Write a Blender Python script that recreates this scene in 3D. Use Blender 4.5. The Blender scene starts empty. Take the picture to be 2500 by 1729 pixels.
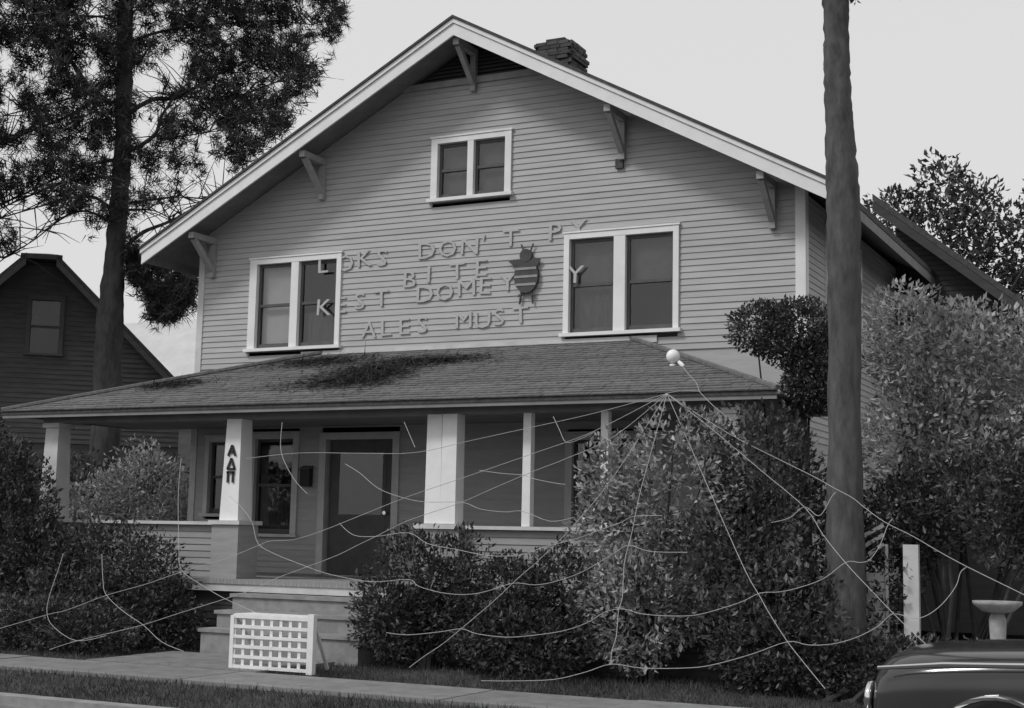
import bpy, bmesh, math, random
import numpy as np
from mathutils import Matrix, Vector

random.seed(7)
rng = np.random.default_rng(7)
SC = bpy.context.scene
COL = SC.collection

# ------------------------------------------------------------------ camera
cam_data = bpy.data.cameras.new('camera')
cam = bpy.data.objects.new('camera', cam_data)
COL.objects.link(cam)
cam_data.sensor_width = 36.0
cam_data.lens = 36.0 * 3514.586 / 2500.0
cam_data.clip_end = 3000
YAW, PITCH, ROLL = 0.46504, 0.12734, 0.02039
fwd = Vector((-math.sin(YAW) * math.cos(PITCH), math.cos(YAW) * math.cos(PITCH), math.sin(PITCH)))
rgt = Vector((math.cos(YAW), math.sin(YAW), 0))
upv = rgt.cross(fwd)
r2 = rgt * math.cos(ROLL) + upv * math.sin(ROLL)
u2 = -rgt * math.sin(ROLL) + upv * math.cos(ROLL)
M = Matrix((r2, u2, -fwd)).transposed().to_4x4()
M.translation = Vector((10.3068, -19.0803, 1.6))
cam.matrix_world = M
SC.camera = cam

# ------------------------------------------------------------------ sky and sun (a black-and-white photograph: neutral light)
SUN_DIR = Vector((-0.42, -0.62, 0.80)).normalized()      # towards the sun: high, in front and to the left of the house
world = bpy.data.worlds.new('World')
SC.world = world
world.use_nodes = True
wn, wl = world.node_tree.nodes, world.node_tree.links
wn.clear()
sky = wn.new('ShaderNodeTexSky')
sky.sky_type = 'NISHITA'
sky.sun_disc = False
sky.sun_elevation = math.asin(SUN_DIR.z)
sky.sun_rotation = math.atan2(SUN_DIR.x, SUN_DIR.y)
sky.dust_density = 5.0
sky.air_density = 1.4
sky.ozone_density = 1.0
bw = wn.new('ShaderNodeRGBToBW')
veil = wn.new('ShaderNodeMix')            # thin even overcast over the sky
veil.data_type = 'FLOAT'
veil.inputs[0].default_value = 0.82
veil.inputs[3].default_value = 7.4
bg = wn.new('ShaderNodeBackground')
bg.inputs['Strength'].default_value = 0.11
wo = wn.new('ShaderNodeOutputWorld')
wl.new(sky.outputs[0], bw.inputs[0])
wl.new(bw.outputs[0], veil.inputs[2])
wl.new(veil.outputs[0], bg.inputs['Color'])
wl.new(bg.outputs[0], wo.inputs['Surface'])

sun_data = bpy.data.lights.new('sun', 'SUN')
sun_data.energy = 1.5
sun_data.angle = math.radians(10)
sun_data.color = (1.0, 1.0, 1.0)
sun = bpy.data.objects.new('sun', sun_data)
COL.objects.link(sun)
sun.rotation_euler = (-SUN_DIR).to_track_quat('-Z', 'Y').to_euler()

SC.view_settings.view_transform = 'Standard'
SC.view_settings.look = 'None'
SC.view_settings.gamma = 1.0
SC.view_settings.exposure = 0.0
SC.view_settings.use_curve_mapping = False

# ------------------------------------------------------------------ materials
def mat(name, v, rough=0.75, var=0.25, scale=6.0, bump=0.0, spec=0.3, obj_var=0.0, detail=6.0, stretch=(1, 1, 1), attr=None, transl=0.0):
    m = bpy.data.materials.new(name)
    m.use_nodes = True
    nt = m.node_tree
    N, L = nt.nodes, nt.links
    p = N['Principled BSDF']
    p.inputs['Roughness'].default_value = rough
    p.inputs['Specular IOR Level'].default_value = spec
    tc = N.new('ShaderNodeTexCoord')
    mp = N.new('ShaderNodeMapping')
    mp.inputs['Scale'].default_value = stretch
    no = N.new('ShaderNodeTexNoise')
    no.inputs['Scale'].default_value = scale
    no.inputs['Detail'].default_value = detail
    no.inputs['Roughness'].default_value = 0.65
    L.new(tc.outputs['Object'], mp.inputs[0])
    L.new(mp.outputs[0], no.inputs['Vector'])
    rp = N.new('ShaderNodeMapRange')
    rp.inputs['From Min'].default_value = 0.3
    rp.inputs['From Max'].default_value = 0.7
    rp.inputs['To Min'].default_value = v * (1 - var)
    rp.inputs['To Max'].default_value = v * (1 + var)
    L.new(no.outputs['Fac'], rp.inputs['Value'])
    out = rp.outputs[0]
    if obj_var > 0:
        oi = N.new('ShaderNodeObjectInfo')
        r = N.new('ShaderNodeMapRange')
        r.inputs['To Min'].default_value = 1 - obj_var
        r.inputs['To Max'].default_value = 1 + obj_var
        L.new(oi.outputs['Random'], r.inputs['Value'])
        mu = N.new('ShaderNodeMath'); mu.operation = 'MULTIPLY'
        L.new(out, mu.inputs[0]); L.new(r.outputs[0], mu.inputs[1])
        out = mu.outputs[0]
    if attr:
        a = N.new('ShaderNodeAttribute'); a.attribute_name = attr
        mu = N.new('ShaderNodeMath'); mu.operation = 'MULTIPLY'
        L.new(out, mu.inputs[0]); L.new(a.outputs['Fac'], mu.inputs[1])
        out = mu.outputs[0]
    cc = N.new('ShaderNodeCombineColor')
    for i in range(3):
        L.new(out, cc.inputs[i])
    L.new(cc.outputs[0], p.inputs['Base Color'])
    if bump > 0:
        b = N.new('ShaderNodeBump')
        b.inputs['Strength'].default_value = bump
        b.inputs['Distance'].default_value = 0.02
        L.new(no.outputs['Fac'], b.inputs['Height'])
        L.new(b.outputs[0], p.inputs['Normal'])
    if transl > 0:
        t = N.new('ShaderNodeBsdfTranslucent')
        L.new(cc.outputs[0], t.inputs['Color'])
        mx = N.new('ShaderNodeMixShader'); mx.inputs[0].default_value = transl
        L.new(p.outputs[0], mx.inputs[1]); L.new(t.outputs[0], mx.inputs[2])
        L.new(mx.outputs[0], N['Material Output'].inputs['Surface'])
    return m

def glass_mat():
    m = bpy.data.materials.new('window_glass'); m.use_nodes = True
    N, L = m.node_tree.nodes, m.node_tree.links
    N.remove(N['Principled BSDF'])
    tr = N.new('ShaderNodeBsdfTransparent'); tr.inputs[0].default_value = (.8, .8, .8, 1)
    gl = N.new('ShaderNodeBsdfGlossy'); gl.inputs['Roughness'].default_value = 0.03
    no = N.new('ShaderNodeTexNoise'); no.inputs['Scale'].default_value = 2.5
    b = N.new('ShaderNodeBump'); b.inputs['Strength'].default_value = 0.08; b.inputs['Distance'].default_value = 0.02
    L.new(no.outputs['Fac'], b.inputs['Height']); L.new(b.outputs[0], gl.inputs['Normal'])
    lw = N.new('ShaderNodeLayerWeight'); lw.inputs[0].default_value = .5
    pw = N.new('ShaderNodeMath'); pw.operation = 'POWER'; pw.inputs[1].default_value = 4.0
    fr = N.new('ShaderNodeMath'); fr.operation = 'MULTIPLY_ADD'; fr.inputs[1].default_value = .8; fr.inputs[2].default_value = .06
    L.new(lw.outputs['Facing'], pw.inputs[0]); L.new(pw.outputs[0], fr.inputs[0])
    mx = N.new('ShaderNodeMixShader')
    L.new(fr.outputs[0], mx.inputs[0]); L.new(tr.outputs[0], mx.inputs[1]); L.new(gl.outputs[0], mx.inputs[2])
    L.new(mx.outputs[0], N['Material Output'].inputs['Surface'])
    return m

MT = dict(
    siding=mat('painted_siding', .42, .7, .10, 1.6, .15, obj_var=.05, stretch=(1, 1, 8)),
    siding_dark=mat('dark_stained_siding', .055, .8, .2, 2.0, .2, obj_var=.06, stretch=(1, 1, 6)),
    siding_nbr=mat('weathered_siding', .09, .8, .25, 2.0, .2, obj_var=.06, stretch=(1, 1, 6)),
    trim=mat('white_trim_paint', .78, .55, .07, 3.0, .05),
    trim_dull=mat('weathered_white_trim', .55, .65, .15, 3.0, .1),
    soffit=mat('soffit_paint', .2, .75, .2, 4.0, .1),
    bracket=mat('bracket_paint', .34, .7, .15, 5.0),
    vent=mat('vent_paint', .12, .8, .2, 6.0),
    shingle=mat('asphalt_shingle', .14, .9, .35, 14.0, .5, obj_var=.14),
    roof=mat('dark_roof_shingle', .07, .9, .35, 12.0, .5),
    roof_pale=mat('pale_metal_roof', .5, .5, .1, 2.0),
    brick=mat('sooty_brick', .07, .9, .4, 9.0, .4, obj_var=.4),
    mortar=mat('mortar', .1, .95, .2, 20.0),
    room=mat('dark_room', .03, .9, .3, 2.0),
    glass=glass_mat(),
    sash=mat('dark_sash_paint', .09, .5, .2, 4.0),
    shade=mat('white_window_shade', .75, .8, .06, 4.0),
    shade_grey=mat('grey_window_screen', .16, .9, .15, 8.0),
    curtain=mat('dim_curtain', .12, .9, .35, 5.0, stretch=(8, 1, 1)),
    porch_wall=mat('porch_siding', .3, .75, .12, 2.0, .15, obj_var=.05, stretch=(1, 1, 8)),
    beam=mat('porch_beam_paint', .22, .7, .2, 3.0, .1),
    deck=mat('porch_deck_boards', .3, .8, .25, 5.0, .2),
    concrete=mat('concrete', .26, .9, .25, 5.0, .3),
    walk=mat('sidewalk_concrete', .2, .9, .25, 4.0, .3, obj_var=.08),
    asphalt=mat('asphalt', .06, .9, .3, 20.0, .4),
    soil=mat('lawn_soil', .05, .95, .5, 1.5, .6),
    grass=mat('grass_blades', .085, .6, .35, 3.0, attr='tone', transl=.25),
    bark=mat('pine_bark', .06, .95, .5, 7.0, 1.0, stretch=(1, 1, .35)),
    bark_pale=mat('trunk_bark', .085, .95, .45, 9.0, 1.0, stretch=(1, 1, .3)),
    needle=mat('pine_needles', .055, .6, .35, 1.5, attr='tone', transl=.15),
    leaf_dark=mat('dark_leaves', .06, .45, .3, 2.0, attr='tone', transl=.2, spec=.45),
    leaf_mid=mat('hedge_leaves', .075, .45, .3, 2.0, attr='tone', transl=.2, spec=.5),
    leaf_light=mat('pale_leaves', .34, .45, .3, 2.0, attr='tone', transl=.3, spec=.5),
    twig=mat('twigs', .05, .9, .3, 10.0),
    rope=mat('white_web_rope', .4, .8, .15, 30.0),
    letter=mat('white_letter_board', .46, .6, .06, 6.0),
    letter_edge=mat('letter_edge_paint', .1, .7, .1, 6.0),
    black=mat('black_paint', .03, .6, .2, 6.0),
    insect=mat('painted_plywood_dark', .07, .7, .3, 8.0),
    insect_stripe=mat('painted_plywood_stripe', .3, .7, .15, 8.0),
    lattice=mat('white_lattice_paint', .75, .6, .1, 5.0),
    car=mat('dark_car_paint', .035, .12, .1, 2.0, spec=.7),
    chrome=mat('chrome', .7, .12, .03, 2.0, spec=.8),
    rubber=mat('tyre_rubber', .025, .85, .2, 12.0),
    stone=mat('birdbath_stone', .3, .9, .3, 8.0, .4),
    lamp=mat('white_globe', .85, .35, .02, 2.0),
)
MT['chrome'].node_tree.nodes['Principled BSDF'].inputs['Metallic'].default_value = 1.0

# ------------------------------------------------------------------ helpers
class B:
    """collects shapes and links them as ONE mesh object"""
    def __init__(s):
        s.v, s.f, s.mi = [], [], []
    def add(s, vs, fs, m=0):
        o = len(s.v)
        s.v += [tuple(v) for v in vs]
        s.f += [tuple(i + o for i in f) for f in fs]
        s.mi += [m] * len(fs)
        return s
    def box(s, x0, x1, y0, y1, z0, z1, m=0):
        vs = [(x0, y0, z0), (x1, y0, z0), (x1, y1, z0), (x0, y1, z0), (x0, y0, z1), (x1, y0, z1), (x1, y1, z1), (x0, y1, z1)]
        return s.add(vs, [(0, 3, 2, 1), (4, 5, 6, 7), (0, 1, 5, 4), (1, 2, 6, 5), (2, 3, 7, 6), (3, 0, 4, 7)], m)
    def hexa(s, p, m=0):
        return s.add(p, [(0, 3, 2, 1), (4, 5, 6, 7), (0, 1, 5, 4), (1, 2, 6, 5), (2, 3, 7, 6), (3, 0, 4, 7)], m)
    def prism(s, poly, y0, y1, m=0):
        """poly of (x, z), extruded along y"""
        n = len(poly)
        vs = [(x, y0, z) for x, z in poly] + [(x, y1, z) for x, z in poly]
        fs = [tuple(range(n)), tuple(range(2 * n - 1, n - 1, -1))]
        fs += [(i, i + n, (i + 1) % n + n, (i + 1) % n) for i in range(n)]
        return s.add(vs, fs, m)
    def bar(s, a, b, w, h, m=0, up=(0, 0, 1)):
        a, b = Vector(a), Vector(b)
        d = (b - a).normalized()
        u = Vector(up)
        if abs(d.dot(u)) > .98: u = Vector((0, 1, 0))
        sx = d.cross(u).normalized() * w / 2
        sz = sx.cross(d).normalized() * h / 2
        p = [a - sx - sz, a + sx - sz, b + sx - sz, b - sx - sz, a - sx + sz, a + sx + sz, b + sx + sz, b - sx + sz]
        return s.hexa(p, m)
    def tube(s, pts, rad, n=8, m=0, jit=0.0, cap=True):
        pts = [Vector(p) for p in pts]
        if not hasattr(rad, '__len__'): rad = [rad] * len(pts)
        vs, fs = [], []
        ref = Vector((.3, .9, .1))
        for i, p in enumerate(pts):
            d = (pts[min(i + 1, len(pts) - 1)] - pts[max(i - 1, 0)])
            if d.length < 1e-9: d = Vector((0, 0, 1))
            d.normalize()
            if abs(d.dot(ref)) > .95: ref = Vector((.9, -.3, .2))
            a = d.cross(ref).normalized(); b = d.cross(a)
            for k in range(n):
                t = 2 * math.pi * k / n
                r = rad[i] * (1 + (random.uniform(-jit, jit) if jit else 0))
                vs.append(p + a * math.cos(t) * r + b * math.sin(t) * r)
        for i in range(len(pts) - 1):
            for k in range(n):
                fs.append((i * n + k, i * n + (k + 1) % n, (i + 1) * n + (k + 1) % n, (i + 1) * n + k))
        if cap:
            fs.append(tuple(range(n - 1, -1, -1)))
            fs.append(tuple((len(pts) - 1) * n + k for k in range(n)))
        return s.add(vs, fs, m)
    def lathe(s, prof, c, n=20, m=0):
        vs, fs = [], []
        for r, z in prof:
            for k in range(n):
                t = 2 * math.pi * k / n
                vs.append((c[0] + r * math.cos(t), c[1] + r * math.sin(t), c[2] + z))
        for i in range(len(prof) - 1):
            for k in range(n):
                fs.append((i * n + k, i * n + (k + 1) % n, (i + 1) * n + (k + 1) % n, (i + 1) * n + k))
        fs.append(tuple(range(n - 1, -1, -1))); fs.append(tuple((len(prof) - 1) * n + k for k in range(n)))
        return s.add(vs, fs, m)
    def build(s, name, mats, parent=None, smooth=False):
        me = bpy.data.meshes.new(name)
        me.from_pydata(s.v, [], s.f)
        if not isinstance(mats, (list, tuple)): mats = [mats]
        for m in mats: me.materials.append(MT[m] if isinstance(m, str) else m)
        if len(mats) > 1: me.polygons.foreach_set('material_index', s.mi)
        if smooth: me.polygons.foreach_set('use_smooth', [True] * len(me.polygons))
        bm = bmesh.new(); bm.from_mesh(me); bmesh.ops.recalc_face_normals(bm, faces=bm.faces); bm.to_mesh(me); bm.free()
        me.update()
        return put(name, me, parent)

def put(name, me, parent=None):
    o = bpy.data.objects.new(name, me)
    COL.objects.link(o)
    if parent is not None: o.parent = parent
    return o

def tag(o, label=None, cat=None, group=None, kind=None):
    if label: o['label'] = label
    if cat: o['category'] = cat
    if group: o['group'] = group
    if kind: o['kind'] = kind
    return o

def empty(name, label, cat, group=None):
    o = bpy.data.objects.new(name, None)
    COL.objects.link(o)
    return tag(o, label, cat, group)

def leaf_mesh(name, P, D, U, W, Lh, tone, material):
    """many bent leaf blades: P base points, D blade direction, U blade side, W width, Lh length (numpy arrays)"""
    n = len(P)
    W = W[:, None]; Lh = Lh[:, None]
    Nn = np.cross(D, U)
    mid = P + D * Lh * .5
    tip = P + D * Lh - Nn * Lh * .12
    V = np.stack([P, mid + U * W * .5 + Nn * W * .18, tip, mid - U * W * .5 + Nn * W * .18], 1).reshape(-1, 3)
    return _raw(name, V, n, 4, tone, material, [(0, 1, 2), (0, 2, 3)])

def blade_mesh(name, P, D, U, W, Lh, tone, material):
    n = len(P)
    V = np.stack([P - U * W[:, None] * .5, P + U * W[:, None] * .5, P + D * Lh[:, None]], 1).reshape(-1, 3)
    return _raw(name, V, n, 3, tone, material, [(0, 1, 2)])

def _raw(name, V, n, k, tone, material, tris):
    me = bpy.data.meshes.new(name)
    nt = len(tris)
    me.vertices.add(len(V)); me.vertices.foreach_set('co', V.astype(np.float32).ravel())
    idx = (np.arange(n)[:, None, None] * k + np.array(tris)[None]).reshape(-1)
    me.loops.add(len(idx)); me.loops.foreach_set('vertex_index', idx.astype(np.int32))
    me.polygons.add(n * nt)
    me.polygons.foreach_set('loop_start', np.arange(0, n * nt * 3, 3, dtype=np.int32))
    me.polygons.foreach_set('loop_total', np.full(n * nt, 3, dtype=np.int32))
    a = me.attributes.new('tone', 'FLOAT', 'FACE')
    a.data.foreach_set('value', np.repeat(tone, nt).astype(np.float32))
    me.materials.append(MT[material])
    me.update(calc_edges=True)
    return me

def unit(a): return a / (np.linalg.norm(a, axis=1, keepdims=True) + 1e-9)

def vnoise(P, s, seed=0):
    """cheap smooth 3-D noise, about -1..1"""
    r = np.random.default_rng(seed)
    out = 0
    for i in range(5):
        k = r.normal(size=3) * s * (1 + .5 * i); ph = r.uniform(0, 6.28)
        out = out + np.sin(P @ k + ph) / (1 + .35 * i)
    return out / 2.4

def bush_leaves(name, blobs, n, size, material, seed=1, rough=.28, clump=2.2, shell=.55, droop=0.0, gap=-.55):
    """leaves spread through the volume of ellipsoids (cx,cy,cz,rx,ry,rz), with uneven outline and gaps"""
    r = np.random.default_rng(seed)
    vol = np.array([b[3] * b[4] + b[4] * b[5] + b[3] * b[5] for b in blobs]); vol = vol / vol.sum()
    Ps, Ds = [], []
    for b, w in zip(blobs, vol):
        m = int(n * w)
        d = unit(r.normal(size=(m, 3)))
        rad = (r.uniform(shell ** 3, 1, m)) ** (1 / 3)
        c = np.array(b[:3]); s = np.array(b[3:])
        q = d * s
        rad = rad * (1 + rough * vnoise(c + q, clump, seed)) * (1 + .10 * vnoise(c + q, clump * 4, seed + 5))
        P = c + q * rad[:, None]
        keep = vnoise(P, clump * 2.1, seed + 9) > gap
        Ps.append(P[keep]); Ds.append(d[keep])
    P = np.concatenate(Ps); d = np.concatenate(Ds)
    m = len(P)
    D = unit(d * .8 + r.normal(size=(m, 3)) * .75 + np.array([0, 0, .15 - droop]))
    U = unit(np.cross(D, r.normal(size=(m, 3)) * .6 + np.array([0, 0, 1.0]) + 1e-3))
    L = size * r.uniform(.6, 1.35, m)
    tone = np.clip(r.normal(1.0, .32, m), .35, 2.1)
    ok = P[:, 2] > .02
    return leaf_mesh(name, P[ok], D[ok], U[ok], (L * .48)[ok], L[ok], tone[ok], material)

def shrub(name, label, cat, base, blobs, n, size, material, seed, stems=7, group=None, **kw):
    root = empty(name, label, cat, group)
    root.location = (base[0], base[1], 0)
    off = np.array([base[0], base[1], 0])
    bl = [(b[0] - off[0], b[1] - off[1]) + tuple(b[2:]) for b in blobs]
    put('foliage', bush_leaves('foliage', bl, n, size, material, seed, **kw), root)
    rr = random.Random(seed)
    for i in range(stems):
        b = bl[i % len(bl)]
        tx, ty, tz = b[0] + rr.uniform(-.5, .5) * b[3], b[1] + rr.uniform(-.5, .5) * b[4], b[2] + rr.uniform(-.1, .5) * b[5]
        s = (rr.uniform(-.2, .2), rr.uniform(-.15, .15), 0)
        mid = (s[0] * .5 + tx * .45 + rr.uniform(-.1, .1), s[1] * .5 + ty * .45, tz * .55)
        B().tube([s, mid, (tx, ty, tz)], [.03, .022, .008], 6).build('stem', 'twig', root)
    return root

# traced positions of the pine's limbs and of the rope web (metres)
PINE_U = [-0.673,0.74,0.0]
PINE_TRUNK = [[-9.35,2.46,4.38,0.28],[-9.37,2.45,5.56,0.26],[-9.36,2.46,6.37,0.23],[-9.36,2.46,7.03,0.19],[-9.34,2.48,8.03,0.18],[-9.32,2.49,8.87,0.17],[-9.34,2.47,9.71,0.16],[-9.35,2.46,10.56,0.16],[-9.38,2.44,11.41,0.16],[-9.4,2.42,12.27,0.15],[-9.42,2.4,13.57,0.13],[-9.46,2.37,15.32,0.06]]
PINE_LIMBS = [[[-9.52,2.31,10.08,0.06],[-9.85,2.01,10.4,0.06],[-10.17,1.72,11.04,0.04],[-10.41,1.5,11.4,0.03],[-10.82,1.13,11.63,0.02],[-11.16,0.82,11.67,0.01]],[[-9.3,2.51,9.88,0.05],[-8.95,2.83,10.26,0.05],[-8.56,3.19,10.41,0.04],[-8.03,3.66,10.96,0.03],[-7.45,4.2,11.46,0.01]],[[-9.27,2.54,9.09,0.04],[-8.89,2.88,9.44,0.04],[-8.79,2.97,9.81,0.03],[-8.55,3.19,10.31,0.02]],[[-9.43,2.4,8.94,0.04],[-9.92,1.95,8.78,0.03],[-10.57,1.36,8.32,0.02],[-10.99,0.97,8.07,0.02],[-11.42,0.59,7.87,0.01]],[[-9.41,2.41,8.58,0.03],[-10.02,1.86,8.48,0.02],[-10.67,1.27,8.11,0.02],[-10.99,0.98,7.92,0.01]],[[-9.43,2.39,7.93,0.04],[-9.76,2.1,8.18,0.03],[-10.22,1.67,8.03,0.02],[-10.98,0.99,7.66,0.01],[-11.4,0.61,7.43,0.01]],[[-9.42,2.4,7.64,0.03],[-9.77,2.09,7.89,0.02],[-10.1,1.78,7.79,0.02],[-10.52,1.4,7.33,0.01],[-10.94,1.02,6.97,0.01]],[[-9.21,2.59,8.07,0.03],[-8.53,3.21,8.36,0.02],[-7.95,3.74,8.49,0.01],[-7.6,4.06,8.7,0.01]],[[-9.21,2.6,7.95,0.02],[-8.84,2.93,8.03,0.01],[-8.56,3.18,7.96,0.01]],[[-9.24,2.56,7.14,0.04],[-8.96,2.82,7.56,0.04],[-8.56,3.19,7.9,0.03],[-8.18,3.53,8.33,0.02],[-7.73,3.94,8.89,0.01]],[[-9.71,2.14,10.22,0.04],[-10.08,1.81,9.84,0.03],[-10.73,1.22,9.42,0.02],[-11.05,0.93,9.19,0.01]],[[-9.38,2.44,11.33,0.04],[-8.89,2.89,11.74,0.03],[-8.19,3.52,12.06,0.02],[-7.23,4.39,12.42,0.01],[-6.5,5.06,12.55,0.01]],[[-9.34,2.48,10.74,0.03],[-9.65,2.2,10.49,0.02],[-10.21,1.69,10.28,0.02],[-11.08,0.89,9.96,0.01]],[[-9.35,2.46,11.77,0.03],[-9.82,2.04,11.99,0.02],[-10.51,1.41,12.08,0.01]],[[-8.56,3.19,10.38,0.02],[-7.89,3.79,10.34,0.02],[-7.18,4.44,10.71,0.01],[-6.82,4.77,10.77,0.01]],[[-8.78,2.99,9.45,0.02],[-8.1,3.6,9.57,0.01],[-7.4,4.24,9.93,0.01]]]
PINE_GAPS = [[-1.08,11.81,0.18,0.15],[-0.64,11.67,0.23,0.13],[0.27,11.64,0.24,0.09],[1.95,11.77,0.28,0.19],[2.59,12.22,0.23,0.1],[3.5,12.51,0.29,0.26],[-0.8,10.75,0.34,0.26],[0.41,10.65,0.24,0.4],[0.91,10.74,0.27,0.28],[-1.82,10.47,0.39,0.2],[-2.37,10.67,0.18,0.39],[-1.6,10.86,0.12,0.2],[-1.11,10.19,0.15,0.16],[-1.39,9.87,0.18,0.13],[-2.12,9.5,0.33,0.16],[-0.82,9.86,0.18,0.1],[0.37,9.55,0.28,0.31],[0.75,10.09,0.22,0.13],[1.44,9.59,0.18,0.15],[0.8,9.19,0.14,0.15],[0.3,8.56,0.17,0.36],[1.26,8.81,0.25,0.16],[0.62,8.42,0.34,0.15],[-1.31,9.42,0.18,0.08],[-0.84,9.14,0.21,0.16],[-0.25,9.06,0.11,0.16],[-1.81,8.79,0.18,0.14],[-0.61,8.31,0.4,0.13],[-0.47,7.97,0.21,0.16],[-0.79,7.23,0.64,0.35],[-1.85,8.01,0.18,0.06],[-1.51,7.75,0.27,0.13],[-2.06,7.49,0.24,0.13],[0.44,7.69,0.34,0.29],[1.4,10.49,0.16,0.1],[1.17,10.03,0.17,0.2],[1.76,9.02,0.26,0.13],[2.87,10.92,0.46,0.12],[2.06,10.86,0.26,0.08],[3.45,10.36,0.3,0.2],[3.7,11.87,0.27,0.21],[-2.41,11.78,0.15,0.23],[-2.03,11.37,0.27,0.08],[0.34,10.18,0.25,0.1],[4.01,11.63,0.41,0.21],[0.88,8.71,0.19,0.2],[0.16,11.86,0.13,0.1],[-2.22,10.11,0.18,0.13]]
PINE_POLY = [[-4.92,14.17],[3.52,15.44],[4.21,13.35],[4.38,12.2],[4.01,11.8],[3.95,11.08],[3.45,10.67],[3.79,10.62],[3.06,9.76],[2.42,9.09],[1.79,8.61],[1.01,7.95],[0.33,7.23],[-0.08,7.53],[-0.4,7.67],[-1.01,7.45],[-1.53,7.09],[-2.19,6.71],[-4.38,6.56]]
PINE_T = [-9.31,2.5,4.5]
PINE_LOW = [[0.47,6.74,0.24,0.37],[0.73,6.34,0.2,0.25],[1.17,6.29,0.4,0.37],[0.95,5.95,0.32,0.21],[0.26,7.06,0.12,0.33],[1.36,6.55,0.16,0.25],[0.9,6.94,0.12,0.41]]
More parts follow.
